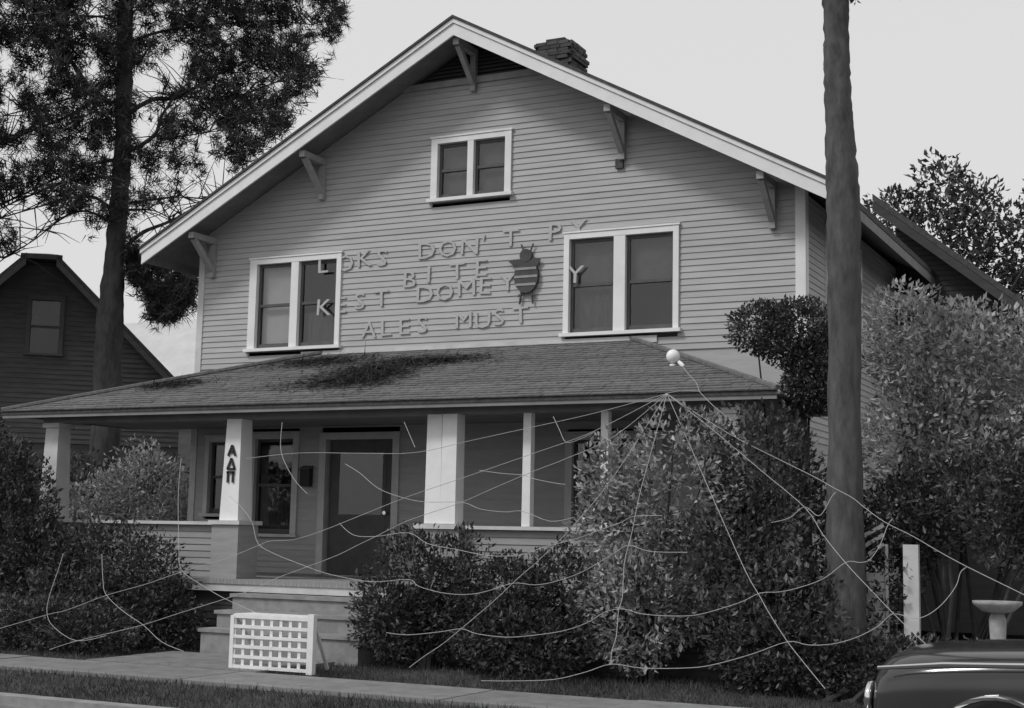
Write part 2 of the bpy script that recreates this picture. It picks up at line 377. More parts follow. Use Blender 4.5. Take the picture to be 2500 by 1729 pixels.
WEB = [[[4.37,-3.15,3.33],[4.8,-3.33,3.07],[5.36,-3.55,2.76],[5.87,-3.72,2.52],[6.32,-3.86,2.31],[6.53,-3.94,2.2],[6.75,-4.01,2.09],[6.89,-4.09,1.99],[7.12,-4.19,1.84],[7.42,-4.29,1.7],[7.68,-4.39,1.56],[7.98,-4.49,1.41],[8.51,-4.66,1.17],[8.8,-4.76,1.03]],[[4.37,-3.15,3.33],[5.04,-3.47,2.87],[5.72,-3.81,2.38],[6.27,-4.09,1.98],[6.51,-4.29,1.7],[6.79,-4.49,1.42],[7.05,-4.65,1.19],[7.4,-4.85,0.89],[7.78,-5.06,0.6],[7.94,-5.15,0.47]],[[4.37,-3.15,3.33],[4.86,-3.64,2.62],[5.37,-4.16,1.88],[5.77,-4.56,1.31],[5.97,-4.73,1.07],[6.11,-4.85,0.9],[6.33,-5.02,0.66],[6.52,-5.14,0.48],[6.78,-5.31,0.25]],[[4.37,-3.15,3.33],[4.37,-3.64,2.63],[4.37,-4.01,2.1],[4.4,-4.29,1.7],[4.41,-4.53,1.36],[4.49,-4.77,1.02],[4.49,-4.88,0.86],[4.54,-5.05,0.62],[4.53,-5.14,0.48],[4.56,-5.24,0.34]],[[4.37,-3.15,3.33],[4.0,-3.84,2.34],[3.68,-4.26,1.75],[3.39,-4.52,1.37],[3.19,-4.67,1.15],[3.03,-4.81,0.95],[2.86,-4.95,0.76],[2.57,-5.16,0.46],[2.38,-5.26,0.31],[2.25,-5.35,0.19]],[[4.37,-3.15,3.33],[3.86,-3.51,2.81],[3.33,-3.7,2.54],[2.97,-3.81,2.39],[2.53,-3.95,2.19],[2.15,-4.07,2.01],[1.78,-4.16,1.88],[1.47,-4.25,1.76],[1.16,-4.36,1.59],[0.97,-4.43,1.49],[0.74,-4.53,1.36],[0.37,-4.63,1.21],[0.04,-4.72,1.08],[-0.3,-4.84,0.91],[-0.99,-5.0,0.68],[-1.23,-5.06,0.6],[-1.68,-5.17,0.45],[-2.51,-5.31,0.24],[-2.88,-5.39,0.12]],[[4.37,-3.15,3.33],[3.57,-3.47,2.87],[2.92,-3.65,2.62],[2.14,-3.84,2.34],[1.41,-4.03,2.08],[0.77,-4.22,1.81],[0.36,-4.33,1.64],[0.01,-4.41,1.53],[-0.31,-4.42,1.51],[-0.49,-4.47,1.44],[-0.86,-4.58,1.28],[-1.28,-4.68,1.15],[-1.59,-4.75,1.05],[-1.9,-4.82,0.94],[-2.45,-4.93,0.78],[-2.93,-5.07,0.59],[-3.22,-5.12,0.52],[-3.99,-5.28,0.29]],[[4.37,-3.15,3.33],[3.5,-3.31,3.1],[2.8,-3.42,2.95],[1.97,-3.53,2.78],[1.24,-3.64,2.63],[0.38,-3.64,2.63],[-0.51,-3.63,2.64],[-1.31,-3.68,2.57]],[[-2.38,-3.68,2.58],[-2.2,-3.92,2.24],[-2.03,-4.12,1.94],[-1.67,-4.5,1.4],[-1.46,-4.69,1.13],[-1.04,-4.81,0.96],[-0.66,-4.9,0.83],[-0.29,-4.97,0.73],[0.11,-5.04,0.63],[0.43,-5.07,0.58]],[[-1.28,-4.03,2.07],[-0.99,-4.14,1.92],[-0.72,-4.27,1.73],[-0.48,-4.45,1.47],[-0.12,-4.54,1.34],[0.24,-4.61,1.25],[0.66,-4.67,1.15],[1.1,-4.72,1.09],[1.41,-4.73,1.07],[1.83,-4.7,1.11],[1.99,-4.75,1.04],[2.31,-4.79,0.98],[2.62,-4.8,0.97],[2.86,-4.77,1.01],[3.17,-4.71,1.11],[3.43,-4.71,1.1],[3.65,-4.68,1.14],[3.92,-4.61,1.24],[4.14,-4.51,1.38],[4.28,-4.44,1.48],[4.41,-4.4,1.55],[4.67,-4.43,1.49],[5.09,-4.43,1.49]],[[0.28,-3.73,2.49],[0.56,-3.82,2.37],[0.91,-3.95,2.18],[1.28,-4.03,2.07],[1.65,-4.07,2.01],[2.15,-4.07,2.01],[2.44,-4.13,1.93],[2.77,-4.15,1.9],[2.99,-4.14,1.91],[3.38,-4.22,1.8],[3.66,-4.18,1.85]],[[0.57,-4.26,1.74],[0.85,-4.36,1.6],[1.16,-4.36,1.59],[1.59,-4.33,1.64],[1.9,-4.41,1.52],[2.31,-4.46,1.46],[2.76,-4.5,1.4],[3.15,-4.48,1.42],[3.4,-4.42,1.51],[3.76,-4.35,1.61],[4.04,-4.28,1.72],[4.24,-4.22,1.8],[4.38,-4.17,1.87],[4.7,-4.16,1.88]],[[2.23,-3.8,2.4],[2.56,-3.83,2.36],[2.84,-3.84,2.34],[3.02,-3.88,2.29],[3.31,-3.91,2.24],[3.42,-3.92,2.23]],[[1.8,-5.11,0.53],[2.09,-5.12,0.52],[2.48,-5.08,0.57],[2.72,-5.05,0.61],[2.92,-5.08,0.57],[3.27,-5.09,0.55],[3.57,-5.08,0.58],[3.91,-5.03,0.64],[4.16,-4.97,0.73],[4.34,-4.88,0.85],[4.53,-4.85,0.89],[4.74,-4.88,0.85],[5.03,-4.89,0.84],[5.34,-4.88,0.86],[5.61,-4.82,0.94],[5.8,-4.78,1.01],[5.97,-4.71,1.1],[6.18,-4.7,1.12],[6.4,-4.66,1.18],[6.6,-4.59,1.27],[6.79,-4.48,1.43],[6.93,-4.48,1.43],[7.02,-4.46,1.46],[7.1,-4.36,1.6],[7.15,-4.22,1.8],[7.19,-4.16,1.88]],[[3.16,-5.4,0.11],[3.53,-5.39,0.13],[3.98,-5.36,0.17],[4.31,-5.3,0.26],[4.57,-5.24,0.35],[4.91,-5.25,0.33],[5.41,-5.23,0.36],[5.67,-5.19,0.41],[6.01,-5.12,0.52],[6.34,-5.02,0.65],[6.55,-5.04,0.63],[6.78,-5.03,0.65],[7.0,-4.98,0.72],[7.19,-4.9,0.83],[7.32,-4.82,0.95],[7.52,-4.84,0.92],[7.64,-4.82,0.95],[7.77,-4.74,1.06],[7.88,-4.62,1.23],[7.91,-4.53,1.36],[7.96,-4.49,1.41]],[[5.94,-4.21,1.82],[6.12,-4.17,1.87],[6.26,-4.09,1.99],[6.41,-4.15,1.9],[6.47,-4.12,1.94],[6.53,-4.01,2.1],[6.57,-3.98,2.15]],[[2.98,-3.33,3.07],[3.12,-3.45,2.9],[3.26,-3.56,2.74],[3.41,-3.54,2.77],[3.58,-3.48,2.86]],[[-1.0,-3.33,3.07],[-0.79,-3.62,2.66],[-0.4,-3.87,2.3],[-0.08,-4.01,2.1]],[[0.9,-3.35,3.04],[1.21,-3.59,2.7]],[[-3.52,-4.58,1.28],[-3.45,-4.73,1.07],[-3.35,-4.96,0.75],[-3.25,-5.09,0.55],[-3.02,-5.21,0.39],[-2.53,-5.31,0.24],[-2.1,-5.26,0.32]],[[-2.87,-4.57,1.29],[-2.62,-4.8,0.98],[-2.45,-4.92,0.8],[-2.06,-5.05,0.62],[-1.61,-5.16,0.46],[-1.22,-5.28,0.29],[-0.83,-5.34,0.2]],[[4.46,-2.9,3.69],[4.57,-2.97,3.58],[4.7,-3.06,3.46],[4.76,-3.13,3.35]],[[4.35,-3.15,3.33],[4.52,-3.13,3.36],[4.78,-3.13,3.35]],[[4.76,-3.13,3.35],[4.97,-3.26,3.17],[5.26,-3.41,2.96]]]

# ================================================================== SETTING
def struct(name, b, m, parent=None):
    o = b.build(name, m, parent)
    if parent is None: tag(o, kind='structure')
    return o

g = B()
xs = [-1500, -300, -80] + list(range(-40, 41, 2)) + [80, 300, 1500]
ys = [-1500, -300, -60] + list(range(-20, 41, 2)) + [90, 300, 1500]
gv, gf = [], []
for y in ys:
    for x in xs:
        h = 0.0
        if -5 < y < 30 and abs(x) < 40: h = random.uniform(-.02, .02)
        gv.append((x, y, h))
nx = len(xs)
for j in range(len(ys) - 1):
    for i in range(nx - 1):
        a = j * nx + i
        gf.append((a, a + 1, a + nx + 1, a + nx))
g.add(gv, gf)
struct('lawn', g, 'soil')

struct('street', B().box(-200, 200, -18.9, -9.45, -.05, .012), 'asphalt')
kerb = struct('kerb', B().box(-200, 200, -9.45, -9.42, -.05, .05), 'concrete')
kb = B().box(-1.2, 1.19, -9.42, -9.25, -.05, .13).build('kerb_stone', 'concrete', kerb)
kb.location.x = -6.0
for i in range(1, 9):
    k = kb.copy(); COL.objects.link(k); k.location.x = -6.0 + 2.4 * i
sw = struct('sidewalk', B().box(-200, 200, -6.68, -5.57, -.05, .010), 'soil')
sl = B().box(0, 1.585, -6.70, -5.55, -.04, .045)
so = sl.build('paving_slab', 'walk', sw)
so.location.x = -11.0
for i in range(1, 15):
    s = so.copy(); COL.objects.link(s); s.location = (-11.0 + 1.6 * i, random.uniform(-.008, .008), random.uniform(-.006, .006))
wk = struct('garden_path', B().box(-2.1, .30, -5.55, -3.9, -.05, .012), 'soil')
for i in range(2):
    B().box(-2.15, .35, -5.54 + i * .82, -4.735 + i * .82, -.04, .05 + .004 * i).build('paving_slab', 'walk', wk)
struct('driveway', B().box(8.3, 12.5, -9.40, 8, -.05, .014), 'concrete')

# ================================================================== HOUSE
house = empty('house', 'two-storey gabled house with pale lap siding, white trim and a front porch', 'house')
XC, SL, ZR = 5.18, .536, 9.43
def zroof(x): return ZR - SL * abs(x)

# ---- dark inside, so that windows look into a room
B().prism([(-5.1, .1), (5.1, .1), (5.1, 6.4), (0, 9.15), (-5.1, 6.4)], .36, 11.0).build('interior', 'room', house)
# ---- front wall of lapped boards
fw = B().prism([(-5.12, .9), (5.12, .9), (5.12, .98), (-5.12, .98)], .0, .30).build('front_wall', 'siding', house)
OPEN = [(-4.128, -2.333, 4.55, 6.086), (1.58, 3.375, 4.55, 6.086), (-.728, .673, 6.766, 7.778),
        (-3.98, -3.02, 1.55, 3.20), (-4.88, -4.36, 1.86, 3.16), (-2.62, -1.15, .9, 3.20), (1.65, 3.15, 1.75, 3.12)]
EXPO = .092
def board(x0a, x1a, x0b, x1b, z0, z1, parent, m, plane='y', pos=0.0):
    """a lapped board: butt (bottom) edge proud; a = bottom span, b = top span"""
    t0, t1 = -.019, -.004
    p = [(x0a, t0, z0), (x1a, t0, z0), (x1a, .012, z0), (x0a, .012, z0), (x0b, t1, z1), (x1b, t1, z1), (x1b, .012, z1), (x0b, .012, z1)]
    if plane == 'x': p = [(pos - y, x, z) for x, y, z in p]
    else: p = [(x, y + pos, z) for x, y, z in p]
    return B().hexa(p).build('siding_board', m, parent)
def segs(x0, x1, z0, z1, ops):
    out = [(x0, x1)]
    for a, b, c, d in ops:
        if z1 <= c + .01 or z0 >= d - .01: continue
        nw = []
        for s, e in out:
            if b <= s or a >= e: nw.append((s, e)); continue
            if a > s: nw.append((s, a + .02))
            if b < e: nw.append((b - .02, e))
        out = nw
    return out
z = .98
while z < 8.62:
    z1 = z + EXPO + .006
    def lim(zz): return min(XC - .10, (ZR - .13 - zz) / SL)
    la, lb = lim(z), lim(z1)
    if 3.45 < z < 4.25:
        z += EXPO; continue
    for s, e in segs(-la, la, z, z1, OPEN):
        sb = s if s > -la + .001 else -lb
        eb = e if e < la - .001 else lb
        j = random.uniform(-.0015, .0015)
        board(s, e, sb, eb, z, z1, fw, 'siding', pos=j)
    z += EXPO
B().box(-5.08, 5.08, .0, .02, 3.4, 4.3).build('sheathing', 'siding', fw)
# ---- gable vent in the peak
gvn = B().prism([(-1.12, 8.70), (1.12, 8.70), (0, 9.30)], .03, .05).build('gable_vent', 'room', house)
B().box(-1.28, 1.28, -.05, .02, 8.60, 8.70).build('vent_sill', 'bracket', gvn)
zz = 8.70
while zz < 9.20:
    w = (9.27 - zz) / SL - .04
    B().hexa([(-w, -.03, zz), (w, -.03, zz), (w, -.02, zz), (-w, -.02, zz), (-w + .1, .025, zz + .06), (w - .1, .025, zz + .06), (w - .1, .035, zz + .06), (-w + .1, .035, zz + .06)]).build('slat', 'vent', gvn)
    zz += .062
# ---- corner boards
B().box(XC - .12, XC + .022, -.03, .012, .95, 6.60).build('corner_board', 'trim', house)
B().box(XC + .004, XC + .026, .014, .12, .95, 6.55).build('corner_board', 'trim', house)
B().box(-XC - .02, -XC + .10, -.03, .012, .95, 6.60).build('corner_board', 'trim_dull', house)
# ---- side walls
sw_ = B().box(XC - .06, XC - .01, .02, 11.0, .3, 6.42).build('side_wall', 'siding', house)
SOPEN = [(1.10, 3.22, 4.95, 6.2)]
z = 3.0
while z < 6.36:
    for s, e in segs(.12, 11.0, z, z + EXPO + .006, SOPEN):
        board(s, e, s, e, z, z + EXPO + .006, sw_, 'siding', plane='x', pos=XC - .012)
    z += EXPO
B().box(-XC, -XC + .06, .02, 11.0, .3, 6.42).build('side_wall', 'siding', house)
B().prism([(-XC, .3), (XC, .3), (XC, 6.42), (0, 9.2), (-XC, 6.42)], 11.02, 11.10).build('back_wall', 'siding', house)
B().box(-5.15, 5.15, .02, .3, .0, .9).build('foundation', 'brick', house)

# ---- roof
HW = 5.85
for sgn in (-1, 1):
    def P_(x, dz): return (sgn * x, ZR - SL * x + dz)
    r = B().prism([P_(0, 0), P_(HW, 0), P_(HW, -.09), P_(0, -.09)], -.70, 11.7).build('roof', 'roof', house)
    B().prism([P_(0, -.095), P_(HW - .01, -.095), P_(HW - .01, -.12), P_(0, -.12)], -.69, 11.69).build('soffit', 'soffit', r)
    B().prism([P_(0, .018), P_(HW + .03, .018), P_(HW + .03, -.022), P_(0, -.022)], -.79, -.705).build('shingle_edge', 'roof', r)
    B().prism([P_(0, -.026), P_(HW + .02, -.026), P_(HW + .02, -.095), P_(0, -.095)], -.765, -.703).build('rake_moulding', 'trim', r)
    B().prism([P_(0, -.10), P_(HW, -.10), P_(HW, -.285), P_(0, -.285)], -.740, -.706).build('rake_board', 'trim', r)
    B().prism([P_(HW - .03, -.12), P_(HW, -.12), P_(HW, -.25), P_(HW - .03, -.25)], -.70, 11.69).build('eave_board', 'soffit', r)
# ---- knee brackets under the rakes
def bracket(x, drop=.55, lean=0.0):
    zt = zroof(x) - .30
    b = B().box(x - .05, x + .05, -.66, -.02, zt - .10, zt).build('bracket', 'bracket', house)
    B().box(x - .045, x + .045, -.10, -.021, zt - drop - .12, zt - .104).build('post', 'bracket', b)
    B().bar((x, -.58, zt - .10), (x, -.08, zt - drop), .08, .08).build('brace', 'bracket', b)
for x in (-4.9, -2.75, 0.0, 2.5, 4.75): bracket(x)
B().box(2.39, 2.51, -.06, -.02, 7.0, 7.14).build('wall_plate', 'insect', house)
# ---- chimney
ch = B().box(-.92, -.28, 4.1, 4.75, 8.4, 10.66).build('chimney', 'mortar', house)
bk = B().box(-.105, .105, -.05, .05, -.031, .031)
bm_first = None
def brick_at(x, y, z, rz):
    global bm_first
    if bm_first is None:
        o = bk.build('brick', 'brick', ch); bm_first = o
    else:
        o = bm_first.copy(); COL.objects.link(o)
    o.location = (x + random.uniform(-.006, .006), y + random.uniform(-.006, .006), z); o.rotation_euler.z = rz + random.uniform(-.03, .03)
k = 0
z = 9.05
while z < 10.72:
    out = .0 if z < 10.36 else (.045 if z < 10.5 else .0)
    off = .11 if k % 2 else 0
    for i in range(3):
        brick_at(-.82 + i * .22 + off * .5, 4.08 - out, z, 0)
    for i in range(3):
        brick_at(-.26 + out, 4.18 + i * .22 + off * .5, z, math.pi / 2)
        brick_at(-.94 - out, 4.18 + i * .22 + off * .5, z, math.pi / 2)
    z += .073; k += 1
B().box(-.80, -.42, 4.2, 4.6, 10.66, 10.80).build('flue', 'brick', ch)

# ---- windows
def window(x0, x1, z0, z1, lights, fill, casing='trim', parent=house, name='window', sash_m='sash', rail=.5, plane=None):
    cw = min(l[0] for l in lights) - x0
    zi0, zi1 = z0 + .075, z1 - .085
    f = B()
    f.box(x0, lights[0][0], -.05, .12, z0 + .05, z1)
    f.box(lights[-1][1], x1, -.05, .12, z0 + .05, z1)
    f.box(lights[0][0], lights[-1][1], -.048, .12, zi1, z1 - .002)
    f.box(x0 - .02, x1 + .02, -.062, .02, z1 + .002, z1 + .03)
    w = f.build(name, casing, parent)
    B().box(x0 - .04, x1 + .04, -.10, .12, z0 - .005, z0 + .046).build('sill', casing, w)
    for a, b in zip(lights[:-1], lights[1:]):
        B().box(a[1], b[0], -.046, .12, z0 + .05, zi1 - .004).build('mullion', casing, w)
    for (a, b), fl in zip(lights, fill):
        zm = zi0 + (zi1 - zi0) * rail
        s = B()
        s.box(a, a + .045, .03, .07, zi0 - .02, zi1); s.box(b - .045, b, .03, .07, zi0 - .02, zi1)
        s.box(a + .045, b - .045, .031, .069, zi1 - .05, zi1 - .001); s.box(a + .045, b - .045, .031, .069, zi0 - .02, zi0 + .05)
        s.box(a + .045, b - .045, .02, .068, zm - .022, zm + .022)
        s.build('sash', sash_m, w)
        B().box(a + .04, b - .04, .048, .052, zm + .02, zi1 - .04).build('pane', 'glass', w)
        B().box(a + .04, b - .04, .058, .062, zi0 + .04, zm - .02).build('pane', 'glass', w)
        for (m, q0, q1) in fl:
            za, zb = zi0 + (zi1 - zi0) * q0, zi0 + (zi1 - zi0) * q1
            n = 14
            vs, fs = [], []
            for i in range(n + 1):
                xx = a + .02 + (b - a - .04) * i / n
                yy = .13 + (.012 * math.sin(i * 2.1) if m == 'curtain' else 0)
                vs += [(xx, yy, za), (xx, yy, zb)]
            for i in range(n): fs.append((2 * i, 2 * i + 2, 2 * i + 3, 2 * i + 1))
            B().add(vs, fs).build('window_shade' if m != 'curtain' else 'curtain', m, w)
    return w
w1 = window(-4.128, -2.333, 4.55, 6.086, [(-3.985, -3.30), (-3.155, -2.42)], [[('shade', .05, 1)], [('curtain', 0, .4)]])
w2 = window(1.58, 3.375, 4.55, 6.086, [(1.665, 2.375), (2.555, 3.29)], [[('shade_grey', .42, 1), ('curtain', 0, .42)], [('shade_grey', .52, 1)]])
w3 = window(-.728, .673, 6.766, 7.778, [(-.615, -.085), (.02, .565)], [[('shade_grey', 0, 1)], [('shade_grey', 0, 1)]])
tag(w1, 'paired window with a white shade drawn behind its near-left sash')
tag(w3, 'small paired window high in the gable')
# under the porch roof
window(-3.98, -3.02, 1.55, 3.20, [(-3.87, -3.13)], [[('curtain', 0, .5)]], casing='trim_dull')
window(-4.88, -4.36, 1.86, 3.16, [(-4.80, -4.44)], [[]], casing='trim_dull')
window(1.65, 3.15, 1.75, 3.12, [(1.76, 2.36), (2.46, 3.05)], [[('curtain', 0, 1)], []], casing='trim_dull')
# side window (frames seen past the big trunk)
def side_window(y0, y1, z0, z1):
    f = B()
    X = XC
    f.box(X - .1, X + .05, y0, y0 + .11, z0, z1); f.box(X - .1, X + .05, y1 - .11, y1, z0, z1)
    f.box(X - .1, X + .048, y0 + .11, y1 - .11, z1 - .1, z1 - .002); f.box(X - .1, X + .08, y0 - .03, y1 + .03, z0 - .05, z0 - .002)
    w = f.build('window', 'trim', house)
    B().box(X - .06, X - .05, y0 + .11, y1 - .11, z0, z1 - .1).build('pane', 'glass', w)
    B().box(X - .075, X - .02, y0 + .1, y1 - .1, (z0 + z1) / 2 - .02, (z0 + z1) / 2 + .02).build('sash_rail', 'sash', w)
    B().box(X - .10, X - .09, y0 + .1, y1 - .1, z0, z1 - .1).build('window_shade', 'shade_grey', w)
side_window(1.12, 3.22, 4.95, 6.2)
# ---- door
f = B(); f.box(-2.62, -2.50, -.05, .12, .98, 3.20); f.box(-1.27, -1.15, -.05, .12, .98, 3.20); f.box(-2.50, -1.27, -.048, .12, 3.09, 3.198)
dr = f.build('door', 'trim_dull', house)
d = B(); d.box(-2.46, -1.31, .06, .10, .99, 3.09); d.box(-2.34, -1.43, .052, .06, 1.15, 1.75); d.box(-2.34, -1.43, .052, .06, 1.85, 2.95)
d.build('door_leaf', 'sash', dr)
B().box(-2.28, -1.49, .046, .050, 1.92, 2.88).build('pane', 'glass', dr)
B().tube([(-1.40, .03, 1.95), (-1.40, -.03, 1.95)], [.03, .03], 10).build('door_knob', 'chrome', dr)

# ---- porch
dk = B().box(-5.75, 5.5, -2.72, -.02, .84, .90).build('porch_floor', 'deck', house)
i = 0
x = -5.75
dbm = B().box(0, .118, -2.86, -.02, .90, .965)
first = None
while x < 5.45:
    if first is None: o = first = dbm.build('deck_board', 'deck', dk)
    else: o = first.copy(); COL.objects.link(o)
    o.location.x = x; x += .122
B().box(-5.76, 5.51, -2.84, -2.78, .80, .898).build('deck_fascia', 'trim_dull', dk)
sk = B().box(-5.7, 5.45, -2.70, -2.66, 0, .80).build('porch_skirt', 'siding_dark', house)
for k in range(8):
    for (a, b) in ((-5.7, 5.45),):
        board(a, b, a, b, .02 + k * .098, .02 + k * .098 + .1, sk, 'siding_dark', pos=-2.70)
# half walls between the piers
for (a, b) in ((-5.55, -2.62), (1.36, 5.25)):
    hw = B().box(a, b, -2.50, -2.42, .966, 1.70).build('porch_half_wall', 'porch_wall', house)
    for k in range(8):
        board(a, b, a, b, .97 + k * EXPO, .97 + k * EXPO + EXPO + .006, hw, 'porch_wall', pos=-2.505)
    B().box(a - .02, b + .02, -2.60, -2.34, 1.705, 1.75).build('wall_cap', 'trim_dull', hw)
# wide steps
st = B().box(-1.80, .62, -3.18, -2.87, 0, .74).build('porch_steps', 'concrete', house)
for k, (y, zt) in enumerate(((-3.5, .53), (-3.82, .31))):
    B().box(-1.80 - .0 * k, .62, y, y + .318, 0, zt).build('step', 'concrete', st)
for k, (y0, y1, zt) in enumerate(((-3.21, -2.87, .745), (-3.53, -3.19, .535), (-3.85, -3.51, .315))):
    B().box(-1.83, .65, y0, y1, zt, zt + .045).build('tread', 'concrete', st)
# columns
def column(x, wt, wb, zb, zt, m='trim', y=-2.5, pier=True, cap=True):
    p = [(x - wb / 2, y - wb / 2, zb), (x + wb / 2, y - wb / 2, zb), (x + wb / 2, y + wb / 2, zb), (x - wb / 2, y + wb / 2, zb),
         (x - wt / 2, y - wt / 2, zt), (x + wt / 2, y - wt / 2, zt), (x + wt / 2, y + wt / 2, zt), (x - wt / 2, y + wt / 2, zt)]
    c = B().hexa(p).build('porch_column', m, house)
    if cap: B().box(x - wt / 2 - .04, x + wt / 2 + .04, y - wt / 2 - .04, y + wt / 2 + .04, zt - .07, zt - .002).build('capital', m, c)
    if pier:
        B().box(x - wb / 2 - .07, x + wb / 2 + .07, y - wb / 2 - .07, y + wb / 2 + .07, .966, zb - .06).build('pier', 'porch_wall', c)
        B().box(x - wb / 2 - .11, x + wb / 2 + .11, y - wb / 2 - .11, y + wb / 2 + .11, zb - .058, zb - .002).build('pier_cap', 'trim_dull', c)
    return c
c1 = column(-2.33, .25, .32, 1.77, 3.20, cap=False)
tag(c1, 'white tapered porch column with three dark Greek letters down its front')
column(-5.75, .25, .32, 1.77, 3.20, 'trim_dull')
c2 = column(.925, .22, .235, 1.77, 3.20, pier=False, cap=False)
column(1.168, .215, .225, 1.77, 3.20, pier=False, cap=False, y=-2.53)
B().box(.74, 1.36, -2.68, -2.34, .966, 1.70).build('pier', 'porch_wall', c2)
B().box(.70, 1.40, -2.72, -2.30, 1.702, 1.765).build('pier_cap', 'trim_dull', c2)
column(2.255, .11, .115, 1.752, 3.20, pier=False, cap=False)
column(3.325, .10, .105, 1.752, 3.20, pier=False, cap=False)
column(4.95, .25, .32, 1.77, 3.20, pier=False)
# letters on the column: strokes standing off the tapered face
def strokes(name, segs_, origin, s, w, m, parent, depth=.014, yfun=None):
    b = B()
    for (x0, z0, x1, z1) in segs_:
        a = (origin[0] + x0 * s, origin[1], origin[2] + z0 * s); e = (origin[0] + x1 * s, origin[1], origin[2] + z1 * s)
        b.bar(a, e, depth, w, up=(0, 0, 1)) if abs(x1 - x0) > 1e-6 else b.box(a[0] - w / 2, a[0] + w / 2, a[1] - depth / 2, a[1] + depth / 2, min(a[2], e[2]), max(a[2], e[2]))
    return b.build(name, m, parent)
ALPHA = [(0, 0, .42, 1), (.42, 1, .84, 0), (.17, .36, .67, .36)]
DELTA = [(0, 0, .42, 1), (.42, 1, .84, 0), (-.03, .0, .87, .0)]
PI_ = [(.12, 0, .12, 1), (.70, 0, .70, 1), (-.03, .96, .86, .96)]
for seg, zc in ((ALPHA, 2.675), (DELTA, 2.49), (PI_, 2.30)):
    hw_ = (.25 + (.32 - .25) * (3.2 - zc) / 1.43) / 2
    strokes('letter', seg, (-2.33 - .062, -2.5 - hw_ - .014, zc), .15, .032, 'black', c1)
# beam, ceiling, roof
B().box(-5.95, 5.2, -2.62, -2.38, 3.20, 3.40).build('porch_beam', 'beam', house)
B().box(-6.2, 5.5, -2.36, -.02, 3.30, 3.325).build('porch_ceiling', 'soffit', house)
EY, EZ, WZ = -2.95, 3.36, 4.46
EL, ER, WL, WR = -6.5, 5.65, -2.65, 2.65
B().box(EL + .02, ER - .02, EY + .015, EY + .055, EZ - .10, EZ - .006).build('eave_fascia', 'beam', house)
rf = B().hexa([(EL, EY, EZ - .05), (ER, EY, EZ - .05), (ER, 0, EZ - .05), (EL, 0, EZ - .05), (EL, EY, EZ - .004), (ER, EY, EZ - .004), (WR, -.0, WZ - .004), (WL, -.0, WZ - .004)]).build('porch_roof', 'roof', house)
NC = 25
nrm = Vector((0, -(WZ - EZ), -EY)).normalized()
for k in range(NC):
    t0, t1 = k / NC, min(1.0, (k + 1.25) / NC)
    def pt(t, x): return Vector((x, EY * (1 - t) - (.02 if t == 0 else 0), EZ + (WZ - EZ) * t))
    xa, xb = EL + (WL - EL) * t0, ER + (WR - ER) * t0
    b = B()
    x = xa - (.16 if k % 2 else 0)
    while x < xb:
        wd = .30 + random.uniform(-.05, .05)
        s, e = max(xa, x), min(xb, x + wd - .008)
        x += wd
        if e - s < .03: continue
        l0, l1 = EL + (WL - EL) * t1, ER + (WR - ER) * t1
        su, eu = max(s, l0), min(e, l1)
        if eu - su < .01: su, eu = min(max(s, l0), l1) - .005, min(max(e, l0), l1)
        h = .016 + random.uniform(-.004, .006)
        p0, p1, p2, p3 = pt(t0, s), pt(t0, e), pt(t1, eu), pt(t1, su)
        b.hexa([p0, p1, p2, p3, p0 + nrm * h, p1 + nrm * h, p2 + nrm * .004, p3 + nrm * .004])
    b.build('shingle_course', 'shingle', rf)
for (a, w_) in (((EL, EY), WL), ((ER, EY), WR)):
    B().tube([(a[0], a[1], EZ + .03), (w_, -.02, WZ + .03)], .035, 6).build('hip_ridge', 'shingle', rf)
B().box(WL - .4, WR + .4, -.045, -.02, WZ - .05, WZ + .05).build('flashing', 'trim_dull', rf)

# ---- lamp on the porch roof, mailbox by the door
lp = empty('globe_lamp', 'white globe lamp standing on the right slope of the porch roof', 'lamp')
lp.location = (3.88, -1.62, 3.88)
pr = [(0.001, -.09)] + [(.09 * math.sin(a), -.09 * math.cos(a)) for a in [i * math.pi / 10 for i in range(1, 10)]] + [(.001, .09)]
B().lathe(pr, (0, 0, .10), 18).build('globe', 'lamp', lp, smooth=True)
B().lathe([(.05, 0), (.05, .02), (.03, .03)], (0, 0, -.03), 12).build('lamp_base', 'trim', lp)
B().tube([(.09, -.03, .02), (.14, -.05, -.02), (.17, -.07, -.05)], [.025, .03, .02], 8).build('lamp_bracket', 'trim', lp)
mb = empty('mailbox', 'small dark mailbox on the porch wall beside the front door', 'mailbox')
mb.location = (-2.83, -.03, 2.35)
B().box(-.09, .09, -.10, -.0, 0, .28).build('box', 'black', mb)
B().hexa([(-.095, -.115, .27), (.095, -.115, .27), (.095, -.0, .285), (-.095, -.0, .285), (-.095, -.115, .285), (.095, -.115, .285), (.095, 0, .33), (-.095, 0, .33)]).build('lid', 'sash', mb)

# ---- rear wing with a dark gable, seen past the right-hand corner
rw = empty('rear_wing', 'dark-sided rear wing with a steep gable, behind the right corner of the house', 'house')
GX, GZ, GS, GY = 3.2, 9.05, .82, 6.0
wl_ = B().prism([(5.2, .2), (7.6, .2), (7.6, GZ - GS * (7.6 - GX) - .1), (5.2, GZ - GS * (5.2 - GX) - .1)], GY + .02, GY + 6).build('wall', 'siding_dark', rw)
z = 3.2
while z < 7.2:
    xe = min(7.6, GX + (GZ - .12 - z) / GS); xt = min(7.6, GX + (GZ - .12 - z - .1) / GS)
    if xt > 5.25: board(5.2, xe, 5.2, xt, z, z + .1, wl_, 'siding_dark', pos=GY)
    z += EXPO
rr_ = B().prism([(GX + 1.7, GZ - GS * 1.7), (8.3, GZ - GS * (8.3 - GX)), (8.3, GZ - GS * (8.3 - GX) - .12), (GX + 1.7, GZ - GS * 1.7 - .12)], GY - .5, GY + 6.3).build('roof', 'roof', rw)
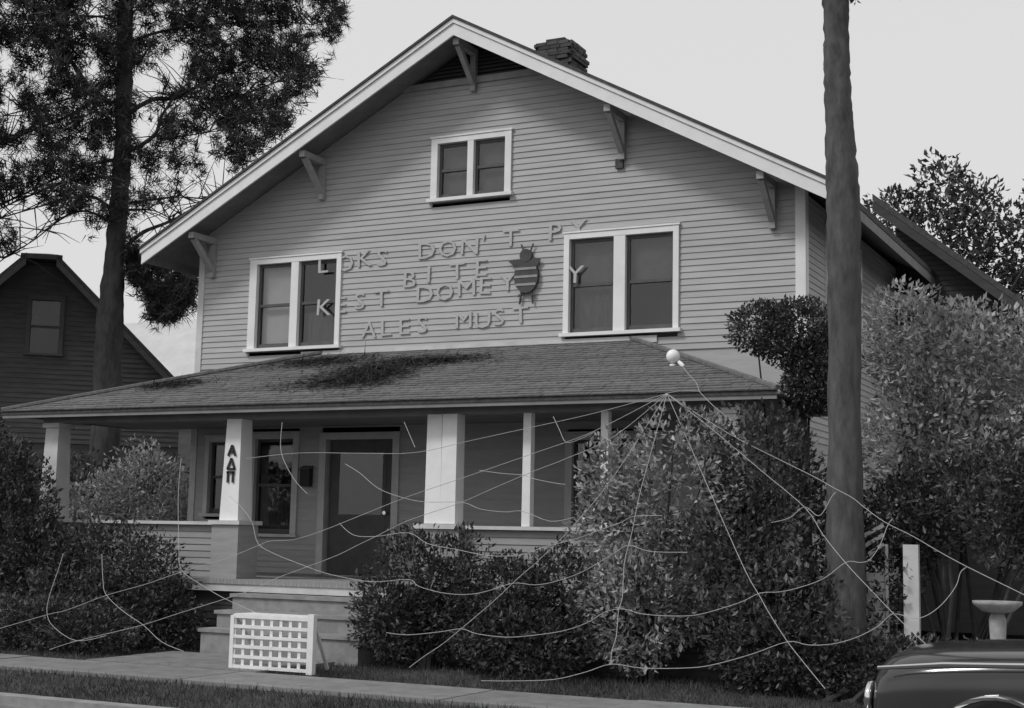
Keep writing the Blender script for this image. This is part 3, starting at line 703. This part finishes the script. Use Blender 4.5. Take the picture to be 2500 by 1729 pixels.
B().prism([(GX + 1.7, GZ - GS * 1.7 - .13), (8.3, GZ - GS * (8.3 - GX) - .13), (8.3, GZ - GS * (8.3 - GX) - .30), (GX + 1.7, GZ - GS * 1.7 - .30)], GY - .52, GY - .48).build('rake_board', 'siding_dark', rr_)
lr = B().hexa([(5.2, GY - 1.0, 5.75), (6.3, GY - 1.0, 5.35), (6.3, GY - .02, 5.35), (5.2, GY - .02, 5.75), (5.2, GY - 1.0, 5.87), (6.35, GY - 1.0, 5.47), (6.35, GY - .02, 5.47), (5.2, GY - .02, 5.87)]).build('lean_to_roof', 'trim_dull', rw)
wq = B().box(5.3, 5.9, GY - .08, GY - .02, 4.2, 5.35).build('window', 'trim_dull', rw)
B().box(5.38, 5.82, GY - .09, GY - .081, 4.3, 5.25).build('pane', 'glass', wq)

# ---- neighbouring house on the left
nb = empty('neighbour_house', 'dim clapboard house with a clipped gable behind the pine on the left', 'house')
NX, NY, NZ, NS = -12.7, 4.0, 7.68, .757
def zn(x): return NZ - NS * abs(x - NX)
nw_ = B().prism([(NX - 4.2, .2), (NX + 3.9, .2), (NX + 3.9, zn(NX + 3.9) - .1), (NX + .42, 7.27), (NX - .42, 7.27), (NX - 4.2, zn(NX - 4.2) - .1)], NY + .02, NY + 6).build('wall', 'siding_nbr', nb)
z = 3.4
NOPEN = [(-13.02, -12.08, 5.35, 6.52)]
while z < 7.15:
    xa = min(3.9, (NZ - .12 - z) / NS); xt = min(3.9, (NZ - .12 - z - .11) / NS)
    for s, e in segs(NX - xa, NX + xa, z, z + .11, NOPEN):
        board(s, e, (NX - xt) if s < NX - xa + .001 else s, (NX + xt) if e > NX + xa - .001 else e, z, z + .11, nw_, 'siding_nbr', pos=NY)
    z += .105
for sg in (-1, 1):
    r = B().prism([(NX + sg * .40, 7.38), (NX + sg * 4.5, zn(NX + 4.5)), (NX + sg * 4.5, zn(NX + 4.5) - .10), (NX + sg * .40, 7.28)], NY - .45, NY + 6.3).build('roof', 'roof', nb)
    B().prism([(NX + sg * .40, 7.27), (NX + sg * 4.45, zn(NX + 4.45) - .11), (NX + sg * 4.45, zn(NX + 4.45) - .26), (NX + sg * .40, 7.12)], NY - .47, NY - .44).build('rake_board', 'siding_nbr', r)
B().hexa([(NX - .55, NY - .45, 7.26), (NX + .55, NY - .45, 7.26), (NX + .40, NY + 1.2, 7.37), (NX - .40, NY + 1.2, 7.37), (NX - .55, NY - .45, 7.36), (NX + .55, NY - .45, 7.36), (NX + .06, NY + 1.2, 7.68), (NX - .06, NY + 1.2, 7.68)]).build('clipped_gable', 'roof', nb)
wf = B(); wf.box(-13.05, -12.93, NY - .06, NY + .1, 5.3, 6.55); wf.box(-12.17, -12.05, NY - .06, NY + .1, 5.3, 6.55); wf.box(-12.93, -12.17, NY - .058, NY + .1, 6.44, 6.549); wf.box(-13.08, -12.02, NY - .09, NY + .1, 5.25, 5.298)
wfo = wf.build('window', 'siding_nbr', nb)
B().box(-12.93, -12.17, NY + .012, NY + .02, 5.3, 6.44).build('pane', 'glass', wfo)
B().box(-12.93, -12.17, NY + .03, NY + .04, 5.3, 6.0).build('curtain', 'curtain', wfo)
B().box(-12.93, -12.17, NY - .01, NY + .01, 5.85, 5.9).build('sash_rail', 'siding_nbr', wfo)

Pv = Vector((NX + .9, NY, 0))
nb.matrix_world = Matrix.Translation(Pv) @ Matrix.Rotation(math.radians(40), 4, 'Z') @ Matrix.Diagonal((.77, 1, 1, 1)) @ Matrix.Translation(-Pv)

pc = empty('pale_roofed_cottage', 'low building with a pale metal roof far behind the pine', 'house')
B().box(-24, -13.2, 15.0, 21, 0, 5.6).build('wall', 'siding_nbr', pc)
B().hexa([(-24.5, 14.4, 5.35), (-12.8, 14.4, 5.35), (-12.8, 18, 8.4), (-24.5, 18, 8.4), (-24.5, 14.4, 5.47), (-12.8, 14.4, 5.47), (-12.8, 18, 8.52), (-24.5, 18, 8.52)]).build('roof', 'roof_pale', pc)
B().hexa([(-24.5, 18.01, 8.39), (-12.8, 18.01, 8.39), (-12.8, 21.5, 5.3), (-24.5, 21.5, 5.3), (-24.5, 18.01, 8.51), (-12.8, 18.01, 8.51), (-12.8, 21.5, 5.42), (-24.5, 21.5, 5.42)]).build('roof', 'roof_pale', pc)

# ================================================================== TREES
# ---- pine on the left
pine = empty('pine_tree', 'tall pine with bare arching limbs beside the left corner of the house', 'tree')
PT = np.array(PINE_T); PU = np.array(PINE_U); PR = np.array([PU[1], -PU[0], 0.0])
pts = [(p[0], p[1], p[2]) for p in PINE_TRUNK]
rad = [p[3] for p in PINE_TRUNK]
base = [(PT[0] - .1, PT[1], -.1), (PT[0] - .08, PT[1], .5), (PT[0] - .05, PT[1], 2.2)]
def densify(P, R, k=5, jit=.02):
    oP, oR = [], []
    for i in range(len(P) - 1):
        for t in range(k):
            u = t / k
            oP.append(tuple(P[i][c] * (1 - u) + P[i + 1][c] * u + random.uniform(-jit, jit) for c in range(3)))
            oR.append(R[i] * (1 - u) + R[i + 1] * u)
    oP.append(P[-1]); oR.append(R[-1])
    return oP, oR
tp, tr_ = densify(base + pts, [.42, .33, .29] + rad, 5, .012)
B().tube(tp, tr_, 14, jit=.07).build('trunk', 'bark', pine, smooth=True)
def smooth_poly(P, R, k=5):
    oP, oR = [], []
    n = len(P)
    for i in range(n - 1):
        p0, p1, p2, p3 = [np.array(P[j]) for j in (max(i - 1, 0), i, i + 1, min(i + 2, n - 1))]
        for t in range(k):
            u = t / k
            q = .5 * ((2 * p1) + (-p0 + p2) * u + (2 * p0 - 5 * p1 + 4 * p2 - p3) * u * u + (-p0 + 3 * p1 - 3 * p2 + p3) * u ** 3)
            oP.append(tuple(q)); oR.append(R[i] * (1 - u) + R[i + 1] * u)
    oP.append(tuple(P[-1])); oR.append(R[-1])
    return oP, oR
def in_poly(s, z, poly):
    inside = np.zeros(len(s), bool)
    n = len(poly)
    for i in range(n):
        x1, y1 = poly[i]; x2, y2 = poly[(i + 1) % n]
        c = ((y1 > z) != (y2 > z)) & (s < (x2 - x1) * (z - y1) / (y2 - y1 + 1e-12) + x1)
        inside ^= c
    return inside
limb_pts = []
for li, l in enumerate(PINE_LIMBS):
    depth = random.uniform(-1.4, 1.4)
    P = []
    n = len(l)
    for i, p in enumerate(l):
        q = np.array(p[:3]) + PU * depth * (i / (n - 1)) ** 1.2
        P.append(tuple(q))
    sp, sr = smooth_poly(P, [max(.012, p[3]) for p in l])
    B().tube(sp, sr, 8, jit=.08).build('limb', 'bark', pine, smooth=True)
    limb_pts += sp[len(sp) // 3:]
# fine twigs inside the crown
tw = B()
for _ in range(420):
    a = np.array(random.choice(limb_pts))
    d = PR * random.uniform(-1, 1) + PU * random.uniform(-.9, .9) + np.array([0, 0, random.uniform(-.5, .9)])
    d /= np.linalg.norm(d)
    ln = random.uniform(.5, 1.3)
    m_ = a + d * ln * .5 + np.array([0, 0, .06])
    tw.tube([a, m_, a + d * ln], [.014, .010, .004], 4, cap=False)
tw.build('twigs', 'bark', pine)
# needle tufts
r = np.random.default_rng(11)
N0 = 26000
s = r.uniform(-5.2, 4.6, N0); zz = r.uniform(6.2, 15.6, N0)
ok = in_poly(s, zz, PINE_POLY)
for gs, gz, ga, gb in PINE_GAPS:
    ok &= (((s - gs) / (ga * 1.08)) ** 2 + ((zz - gz) / (gb * 1.08)) ** 2) > 1 + r.uniform(-.25, .15, N0)
q = np.stack([s, zz, s * 0], 1)
dens = vnoise(q, 2.3, 3) + .45 * vnoise(q, 5.5, 4)
low = np.clip((9.0 - zz) / 2.0, 0, 1)            # thinner towards the bare lower limbs
ok &= dens > (-.45 + .75 * low)
s, zz = s[ok], zz[ok]
dep = r.normal(0, .5, len(s))
T0 = PT[None] * np.array([1, 1, 0]) + PR[None] * s[:, None] + np.array([0, 0, 1.0])[None] * zz[:, None] + PU[None] * dep[:, None]
ex = []
for gs, gz, ga, gb in PINE_LOW:
    m_ = int(230 * ga * gb / .12)
    a = r.normal(0, .5, (m_, 3))
    ex.append(PT[None] * np.array([1, 1, 0]) + PR[None] * (gs + a[:, :1] * ga) + np.array([[0, 0, 1.0]]) * (gz + a[:, 1:2] * gb) + PU[None] * (a[:, 2:] * .5))
T0 = np.concatenate([T0] + ex)
# tufts hug the limbs a little
TD = unit(r.normal(size=T0.shape) * .7 + np.array([0, 0, .25]) + (T0 - (PT + np.array([0, 0, 5.]))) * .05)
K = 15
P = np.repeat(T0, K, 0) + r.normal(0, .035, (len(T0) * K, 3))
D = unit(np.repeat(TD, K, 0) * .75 + r.normal(size=P.shape) * .62)
U = unit(np.cross(D, r.normal(size=P.shape)))
L_ = r.uniform(.13, .27, len(P))
tone = np.repeat(np.clip(r.normal(1, .3, len(T0)), .4, 2), K)
put('needles', blade_mesh('needles', P, D, U, np.full(len(P), .021), L_, tone, 'needle'), pine)

# ---- tall bare trunk on the right
tt = empty('tall_tree', 'tall straight trunk without low limbs, in front of the right corner of the house', 'tree')
ctl = [((6.58, -3.6, -.05), .30), ((6.575, -3.6, .5), .22), ((6.575, -3.6, 3.05), .172), ((6.585, -3.6, 4.4), .178), ((6.585, -3.6, 5.2), .186), ((6.57, -3.6, 5.75), .174),
       ((6.545, -3.6, 6.3), .150), ((6.525, -3.6, 6.8), .146), ((6.52, -3.6, 7.3), .138), ((6.52, -3.6, 7.7), .150), ((6.52, -3.6, 9), .135), ((6.5, -3.6, 12), .10), ((6.45, -3.6, 14.5), .04)]
tp, tr_ = densify([c[0] for c in ctl], [c[1] for c in ctl], 7, .006)
B().tube(tp, tr_, 16, jit=.07).build('trunk', 'bark_pale', tt, smooth=True)
for k in range(9):
    a = random.uniform(0, 6.28); z0 = random.uniform(9.0, 13.5); ln = random.uniform(1.0, 1.8)
    B().tube([(6.5, -3.6, z0), (6.5 + math.cos(a) * ln * .5, -3.6 + math.sin(a) * ln * .5, z0 + .35), (6.5 + math.cos(a) * ln, -3.6 + math.sin(a) * ln, z0 + .5)], [.05, .035, .015], 6).build('limb', 'bark_pale', tt)
cr = [(6.5, -3.6, 12.6, 1.7, 1.7, 1.9), (7.2, -3.2, 11.2, 1.0, 1.1, .9), (5.8, -4.0, 11.4, 1.0, 1.0, .9), (6.9, -4.3, 10.6, .8, .8, .6)]
put('crown', bush_leaves('crown', cr, 7000, .2, 'leaf_dark', 21, gap=-.3), tt)
put('low_sprig', bush_leaves('low_sprig', [(6.74, -3.62, 7.74, .05, .06, .16), (7.25, -3.6, 7.72, .05, .06, .10)], 90, .06, 'leaf_dark', 22, gap=-2), tt)
B().tube([(6.55, -3.6, 8.3), (6.9, -3.6, 8.25), (7.25, -3.6, 7.78)], [.03, .02, .006], 6).build('limb', 'bark_pale', tt)

# ---- leafy tree far behind on the right
bt = empty('background_tree', 'loose pale leafy tree behind the dark rear wing on the right', 'tree')
B().tube([(5.6, 14, -.1), (5.55, 14, 2.5), (5.3, 14, 5), (5.1, 14, 7.5)], [.28, .22, .16, .06], 10, jit=.05).build('trunk', 'bark', bt, smooth=True)
for k in range(10):
    a = random.uniform(0, 6.28); z0 = random.uniform(4.5, 7.5); ln = random.uniform(1.0, 2.4)
    B().tube([(5.3, 14, z0), (5.3 + math.cos(a) * ln * .5, 14 + math.sin(a) * ln * .5, z0 + .7), (5.3 + math.cos(a) * ln, 14 + math.sin(a) * ln, z0 + 1.8)], [.07, .045, .012], 6).build('limb', 'bark', bt)
cr = [(3.6, 14, 9.2, .75, 1.0, .75), (4.6, 14, 9.7, .8, 1.0, .85), (5.3, 14, 9.1, .8, 1.2, .8), (4.3, 14, 8.5, 1.2, 1.2, .8), (6.1, 14, 8.3, .8, 1.2, 1.0), (6.6, 14, 7.2, .7, 1.1, .8), (5.2, 14, 7.6, 1.2, 1.2, .9), (6.9, 13.5, 8.9, .5, .7, .7), (6.2, 14, 6.2, 1.3, 1.2, .9)]
put('crown', bush_leaves('crown', cr, 15000, .16, 'leaf_mid', 31, rough=.35, clump=2.6, shell=.2, gap=.02), bt)

# ================================================================== SHRUBS
def S(label, base, blobs, n, size, m, seed, **kw):
    return shrub('shrub', label, 'shrub', base, blobs, n, size, m, seed, group='shrubs around the porch', **kw)
S('dark rounded hedge shrub right of the porch steps, below the double white column', (1.35, -3.55), [(1.3, -3.5, 1.0, .72, .5, .85), (1.05, -3.75, .55, .55, .45, .55), (1.75, -3.5, .9, .6, .5, .85)], 9000, .075, 'leaf_dark', 41)
S('low dark hedge shrub under the thin white porch post', (2.75, -3.5), [(2.5, -3.45, .75, .65, .5, .72), (3.1, -3.45, .8, .65, .5, .75), (2.8, -3.9, .4, .9, .45, .45)], 10000, .075, 'leaf_dark', 42)
S('pale-leaved shrub at the right end of the porch, reaching up to the eave', (4.3, -3.35), [(4.1, -3.25, 1.75, .75, .42, .75), (4.75, -3.3, 2.1, .7, .42, .75), (3.75, -3.2, 2.3, .42, .35, .5), (4.6, -3.2, 2.75, .55, .35, .42), (4.2, -3.5, .8, .9, .5, .75)], 12000, .085, 'leaf_light', 43, gap=-.35)
S('broad speckled shrub below the tall bare trunk', (5.7, -3.4), [(5.45, -3.2, 2.4, .75, .5, .75), (5.9, -3.2, 1.6, .9, .5, .9), (5.2, -3.5, 1.2, .8, .55, 1.0), (5.9, -3.7, .7, 1.0, .6, .7)], 13000, .085, 'leaf_mid', 44)
se = shrub('small_evergreen', 'dense dark evergreen with a rounded crown against the right corner of the house', 'tree', (5.72, -2.0),
           [(5.2, -2.0, 4.25, .42, .4, .33), (5.65, -2.0, 4.15, .55, .5, .45), (5.9, -2.0, 3.75, .45, .45, .5), (5.75, -2.0, 3.45, .35, .4, .35)], 11000, .06, 'leaf_dark', 45, stems=3, rough=.12, gap=-1.2)
B().tube([(.0, 0, 0), (.02, 0, 1.5), (.0, 0, 2.6), (-.05, 0, 3.6)], [.08, .06, .05, .03], 8, jit=.05).build('trunk', 'bark', se)
S('tall bush with bright upper leaves on the far right, right of the tall trunk', (7.6, -2.2), [(7.0, -2.1, 4.0, .62, .5, .62), (7.5, -2.1, 3.7, .75, .55, .75), (8.3, -2.0, 3.4, .8, .6, .85), (7.2, -2.2, 2.7, .8, .6, .9), (8.2, -2.2, 2.3, 1.0, .6, .9), (9.1, -2.0, 3.0, .8, .6, .9)], 24000, .085, 'leaf_light', 46, gap=-.4)
S('deep green bush filling the yard between the tall trunk and the right edge', (7.6, -2.9), [(7.0, -2.8, 1.9, .7, .4, .55), (7.9, -2.9, 2.1, .9, .5, .6), (8.8, -2.8, 1.9, .8, .5, .9), (6.6, -3.0, 1.1, .7, .5, .9)], 15000, .075, 'leaf_dark', 47)
S('low dark groundcover shrub at the bottom right beside the sidewalk', (6.6, -4.1), [(6.0, -3.9, .45, .9, .5, .5), (7.1, -3.8, .35, .9, .5, .4), (7.9, -3.6, .3, .7, .4, .4)], 9000, .07, 'leaf_dark', 48)
S('big dark bush at the left edge, in front of the porch corner', (-5.5, -3.5), [(-5.5, -3.4, 1.3, .75, .5, 1.2), (-5.9, -3.4, 2.2, .6, .45, .8), (-5.0, -3.5, .9, .8, .5, .9)], 14000, .08, 'leaf_dark', 49)
S('dark bush left of the porch steps under the lettered column', (-3.6, -3.5), [(-4.0, -3.4, 1.0, .8, .5, .75), (-3.2, -3.4, .75, .8, .5, .7), (-3.9, -3.9, .5, .9, .5, .5), (-2.7, -3.5, .45, .5, .4, .5)], 13000, .075, 'leaf_dark', 50)
S('low spreading dark shrub at the bottom left beside the sidewalk', (-3.2, -4.6), [(-3.6, -4.6, .35, 1.0, .5, .38), (-2.9, -4.6, .28, .6, .4, .3), (-4.6, -4.5, .35, .9, .5, .4)], 9000, .065, 'leaf_dark', 51)
S('sunlit shrub seen through the open left end of the porch', (-6.6, .6), [(-6.7, .6, 2.2, .9, .6, .9), (-6.0, .5, 1.5, .9, .6, .9), (-7.4, .4, 1.6, .9, .6, 1.0)], 12000, .09, 'leaf_light', 52, gap=-.2)
S('dark shrub with a few white blossoms before the neighbouring house', (-9.4, -1.0), [(-9.3, -1.0, 3.0, .7, .6, 1.0), (-9.9, -1.0, 2.0, .9, .7, 1.2), (-8.8, -1.0, 2.2, .7, .6, 1.0)], 12000, .085, 'leaf_dark', 53)
S('dim hedge behind the open left end of the porch, below the neighbouring house', (-8.3, 2.0), [(-8.0, 2.2, 1.6, 1.2, .6, 1.5), (-9.6, 2.0, 1.5, 1.2, .6, 1.5)], 9000, .09, 'leaf_dark', 54)

# ================================================================== SPIDER WEB OF ROPE
web = empty('rope_spider_web', 'giant rope spider web strung from the porch eave over the front shrubs', 'rope web')
for l in WEB:
    sp, sr = smooth_poly([tuple(p) for p in l], [.0036] * len(l), 4)
    B().tube(sp, sr, 5, cap=False).build('strand', 'rope', web)

# ================================================================== WALL LETTERING AND INSECT
def text_mesh(txt, size, depth):
    cu = bpy.data.curves.new('t', 'FONT')
    cu.body = txt; cu.size = size; cu.extrude = depth; cu.resolution_u = 2
    o = bpy.data.objects.new('t', cu); COL.objects.link(o)
    dg = bpy.context.evaluated_depsgraph_get()
    me = bpy.data.meshes.new_from_object(o.evaluated_get(dg))
    bpy.data.objects.remove(o); bpy.data.curves.remove(cu)
    return me
sg = empty('wall_lettering', 'pale cut-out letters in four rows on the siding between the upstairs windows', 'lettering')
ROWS = [("LOKS DON'T PY", -2.85, 2.0, 5.78, .27, .02), ("BITE", -1.25, .45, 5.46, .27, .03), ("KEST DOMEYS Y", -2.85, 1.95, 5.10, .27, .02), ("ALES MUST", -1.95, 1.05, 4.70, .26, .01)]
def lettering(rows):
    for txt, x0, x1, z0, h, slope in rows:
        n = len(txt)
        stp = (x1 - x0) / n
        for i, ch_ in enumerate(txt):
            if ch_ == ' ': continue
            me = text_mesh(ch_, h / .72, .005)
            me.name = 'letter'
            xsv = [v.co.x for v in me.vertices]
            wx = max(xsv) - min(xsv)
            sc = min(1.25, stp * .82 / max(wx, .05))
            me.materials.clear(); me.materials.append(MT['letter'])
            o = put('letter', me, sg)
            o.rotation_euler = (math.pi / 2, random.uniform(-.05, .05), 0)
            o.scale = (sc, 1, 1)
            o.location = (x0 + stp * i + stp * .1, -.034, z0 + slope * i + random.uniform(-.015, .015))
lettering(ROWS)

ins = empty('cutout_wasp', 'dark striped wasp cut-out on the wall left of the right-hand window', 'wasp figure')
ins.location = (.97, -.055, 5.03)
def ell(cx, cz, a, b, n=20): return [(cx + a * math.cos(2 * math.pi * i / n), cz + b * math.sin(2 * math.pi * i / n)) for i in range(n)]
B().prism(ell(.01, .46, .2, .26), -.03, .03).build('body', 'insect', ins)
B().prism(ell(.0, .77, .10, .10), -.035, .025).build('head', 'insect', ins)
for zc in (.33, .45, .57):
    w = .2 * math.sqrt(max(0, 1 - ((zc - .46) / .26) ** 2)) - .01
    B().box(.01 - w, .01 + w, -.038, -.0305, zc - .018, zc + .018).build('stripe', 'insect_stripe', ins)
B().prism([(-.19, .62), (-.02, .66), (-.10, .72), (-.30, .70)], -.02, .0).build('wing', 'insect', ins)
B().prism([(.19, .60), (.04, .66), (.12, .74), (.24, .70)], -.02, .0).build('wing', 'insect', ins)
for sx in (-1, 1):
    B().bar((.01 + sx * .05, .0, .82), (.01 + sx * .10, .0, .95), .015, .02).build('antenna', 'insect', ins)
    B().bar((.01 + sx * .08, .0, .25), (.01 + sx * .11, .0, .04), .02, .03).build('leg', 'insect', ins)
    B().bar((.01 + sx * .03, .0, .22), (.01 + sx * .14, .0, .16), .02, .025).build('leg', 'insect', ins)

# ================================================================== LATTICE STAND BY THE PATH
lt = empty('lattice_stand', 'white lattice stand beside the sidewalk at the foot of the path', 'lattice')
lt.location = (-.16, -5.30, .05)
LW, LH = 1.08, .60
for k in range(6):
    zc = .02 + k * (LH - .03) / 5
    B().box(0, LW, -.014, .0, zc - .019, zc + .019).build('slat', 'lattice', lt)
for k in range(9):
    xc = .02 + k * (LW - .04) / 8
    B().box(xc - .02, xc + .02, .001, .013, 0, LH).build('slat', 'lattice', lt)
B().box(LW - .03, LW + .05, -.02, .05, -.02, LH + .05).build('post', 'lattice', lt)
B().box(-.03, .02, -.018, .03, -.02, LH).build('post', 'lattice', lt)
for (a, b) in (((LW + .01, .02, LH), (LW - .12, .55, .0)), ((0, .02, LH), (.05, .55, .0))):
    B().bar(a, b, .035, .03).build('brace', 'lattice', lt)
B().hexa([(0, .02, LH + .0), (LW - .03, .02, LH + .0), (LW - .09, .30, LH - .0), (.03, .30, LH - .0), (0, .02, LH + .02), (LW - .03, .02, LH + .02), (LW - .09, .30, LH + .02), (.03, .30, LH + .02)]).build('shelf', 'lattice', lt)

# ================================================================== SIDE YARD
sp_ = empty('side_stoop', 'small pale wooden stoop with a slanting handrail among the shrubs on the right', 'stoop')
sp_.location = (6.7, -3.30, 0)
for k in range(8):
    B().box(-.10, .22, .0, .02, .52 + k * .10, .61 + k * .10).build('board', 'trim_dull', sp_)
B().box(.23, .26, -.02, .02, .3, 1.62).build('post', 'trim_dull', sp_)
B().box(.42, .58, -.02, .06, .3, 1.62).build('post', 'trim_dull', sp_)
for k in range(3):
    B().bar((-.22, -.03, 1.32 + k * .13), (.22, -.03, 1.62 + k * .10), .03, .04).build('handrail', 'trim_dull', sp_)
B().box(-.46, -.12, -.06, .1, .62, .70).build('step', 'trim_dull', sp_)
bb = empty('birdbath', 'stone birdbath on a pedestal near the right edge', 'birdbath')
bb.location = (8.17, -4.0, 0)
B().lathe([(.05, .96), (.15, .98), (.235, 1.05), (.24, 1.08), (.21, 1.08), (.12, 1.03), (.01, 1.02)], (0, 0, 0), 20).build('bowl', 'stone', bb, smooth=True)
B().lathe([(.16, 0), (.16, .06), (.08, .14), (.065, .5), (.085, .9), (.06, .97)], (0, 0, 0), 16).build('pedestal', 'stone', bb, smooth=True)

# ================================================================== PARKED CAR (only its front corner is in the picture)
car = empty('parked_car', 'dark car parked at the bottom right, only its glossy front corner in view', 'car')
car.location = (8.22, -9.25, 0)
# sections along x (nose at 0): (x, half width, sill z, shoulder z, top z, top half width)
secs = [(0.00, .60, .42, .66, .74, .50), (.06, .72, .34, .80, .90, .58), (.22, .80, .28, .88, .965, .62), (.7, .84, .24, .93, 1.0, .66), (1.25, .86, .22, .95, 1.02, .68),
        (1.5, .86, .22, .96, 1.05, .69), (2.9, .86, .22, .97, 1.06, .70), (3.3, .86, .22, .95, 1.02, .68), (3.9, .84, .26, .90, .97, .64), (4.3, .78, .34, .84, .90, .56), (4.42, .68, .42, .72, .78, .5)]
b = B(); ring = []
vs, fs = [], []
K = 14
for (x, hw_, zs, zsh, zt, tw_) in secs:
    zm = (zs + zsh) / 2
    prof = [(-hw_ * .92, zs), (-hw_, zm), (-hw_ * .995, zsh - .06), (-hw_ * .95, zsh), (-tw_, zt - .01), (-tw_ * .5, zt + .008), (0, zt + .015), (tw_ * .5, zt + .008), (tw_, zt - .01), (hw_ * .95, zsh), (hw_ * .995, zsh - .06), (hw_, zm), (hw_ * .92, zs), (0, zs - .02)]
    vs += [(x, y, z_) for y, z_ in prof]
for i in range(len(secs) - 1):
    for k in range(K): fs.append((i * K + k, i * K + (k + 1) % K, (i + 1) * K + (k + 1) % K, (i + 1) * K + k))
fs += [tuple(range(K)), tuple((len(secs) - 1) * K + k for k in range(K - 1, -1, -1))]
body = B().add(vs, fs).build('body', 'car', car, smooth=True)
sub = body.modifiers.new('s', 'SUBSURF'); sub.levels = 2; sub.render_levels = 2
cab = B()
cs = [(1.3, .68, 1.02, .66), (1.95, .64, 1.40, .56), (2.7, .64, 1.42, .56), (3.35, .66, 1.03, .64)]
vs = []
for (x, hb, zt, ht) in cs: vs += [(x, -hb - .08, 1.0), (x, -ht, zt), (x, ht, zt), (x, hb + .08, 1.0)]
fs = [(i * 4 + k, i * 4 + (k + 1) % 4, i * 4 + 4 + (k + 1) % 4, i * 4 + 4 + k) for i in range(3) for k in range(4)] + [(0, 1, 2, 3), (12, 15, 14, 13)]
cabo = cab.add(vs, fs).build('cabin', 'car', car)
bv = cabo.modifiers.new('b', 'BEVEL'); bv.width = .05; bv.segments = 3
for sy in (-1, 1):
    B().add([(1.42, sy * .745, 1.04), (1.98, sy * .640, 1.36), (2.66, sy * .640, 1.37), (3.2, sy * .745, 1.05)], [(0, 1, 2, 3)]).build('side_window', 'glass', car)
    for wx in (.80, 3.45):
        w = B().tube([(wx, sy * .66, .32), (wx, sy * .84, .32)], [.32, .32], 28).build('wheel', 'rubber', car)
        B().tube([(wx, sy * .70, .32), (wx, sy * .855, .32)], [.19, .17], 24).build('rim', 'chrome', w)
        arc = [(wx + .40 * math.cos(t), sy * .875, .32 + .41 * math.sin(t)) for t in [math.pi * i / 16 for i in range(17)]]
        B().tube(arc, .016, 6).build('wheel_arch_trim', 'chrome', car)
    B().tube([(.10, sy * .80, .86), (.5, sy * .868, .905), (1.2, sy * .888, .935), (3.2, sy * .888, .945)], [.012, .016, .016, .012], 6).build('body_trim', 'chrome', car)
    mr = B().lathe([(.02, -.02), (.055, -.015), (.06, .02), (.045, .03)], (0, 0, 0), 16).build('mirror', 'chrome', car, smooth=True)
    mr.location = (1.05, sy * .80, 1.10); mr.rotation_euler = (0, math.radians(-90), 0)
    B().tube([(1.05, sy * .80, 1.0), (1.05, sy * .80, 1.08)], .012, 6).build('mirror_stalk', 'chrome', car)
    hl = B().lathe([(.10, 0), (.10, .03), (.06, .05), (.01, .055)], (0, 0, 0), 18).build('headlight', 'chrome', car, smooth=True)
    hl.location = (.02, sy * .56, .66); hl.rotation_euler = (0, math.radians(-90), 0)
B().tube([(-.02, -.82, .46), (-.08, -.6, .46), (-.10, 0, .46), (-.08, .6, .46), (-.02, .82, .46)], .055, 8).build('bumper', 'chrome', car, smooth=True)

# ================================================================== TREE SHADOW PATCHES BUILT OF DARK BLADES ON THE PORCH ROOF, GRASS
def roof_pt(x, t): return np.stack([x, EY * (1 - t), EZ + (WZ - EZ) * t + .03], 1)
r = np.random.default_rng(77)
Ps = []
for cx, ct, sx, st_, n in ((-2.3, .80, .5, .06, 900), (-.9, .55, .45, .10, 1300), (-.2, .72, .5, .05, 900), (-1.2, .35, .5, .07, 700), (-4.3, .42, .35, .05, 500), (-.6, .42, .3, .12, 500)):  # dark needle drifts laid on the roof to stand in for tree shadows
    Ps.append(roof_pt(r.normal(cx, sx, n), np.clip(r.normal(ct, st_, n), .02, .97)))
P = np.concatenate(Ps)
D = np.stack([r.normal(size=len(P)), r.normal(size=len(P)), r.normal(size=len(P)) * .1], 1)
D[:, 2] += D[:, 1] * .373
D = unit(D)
U = unit(np.cross(D, np.array([0, 0, 1.0])))
tag(put('shadow_blades', blade_mesh('shadow_blades', P, D, U, np.full(len(P), .018), r.uniform(.15, .28, len(P)), r.uniform(.4, 1.0, len(P)), 'needle')), 'dark needle drifts added on the porch roof in place of tree shadows', 'shadow patches', kind='stuff')

n = 60000
x = r.uniform(-9, 12, n); y = np.where(r.random(n) < .45, r.uniform(-9.1, -6.72, n), r.uniform(-5.54, -2.7, n))
keep = ~((x > -2.12) & (x < .32) & (y > -5.5)) & ~((x > 8.3) & (x < 12.5))
x, y = x[keep], y[keep]
P = np.stack([x, y, x * 0 - .01], 1)
D = unit(np.stack([r.normal(0, .45, len(x)), r.normal(0, .45, len(x)), np.ones(len(x))], 1))
U = unit(np.cross(D, r.normal(size=(len(x), 3))))
tone = np.clip(.85 + .35 * vnoise(P, 1.3, 8) + r.normal(0, .2, len(x)), .35, 1.8)
tag(put('grass', blade_mesh('grass', P, D, U, np.full(len(x), .014), r.uniform(.04, .11, len(x)), tone, 'grass')), 'dark uneven grass along the verge and front yard', 'grass', kind='stuff')
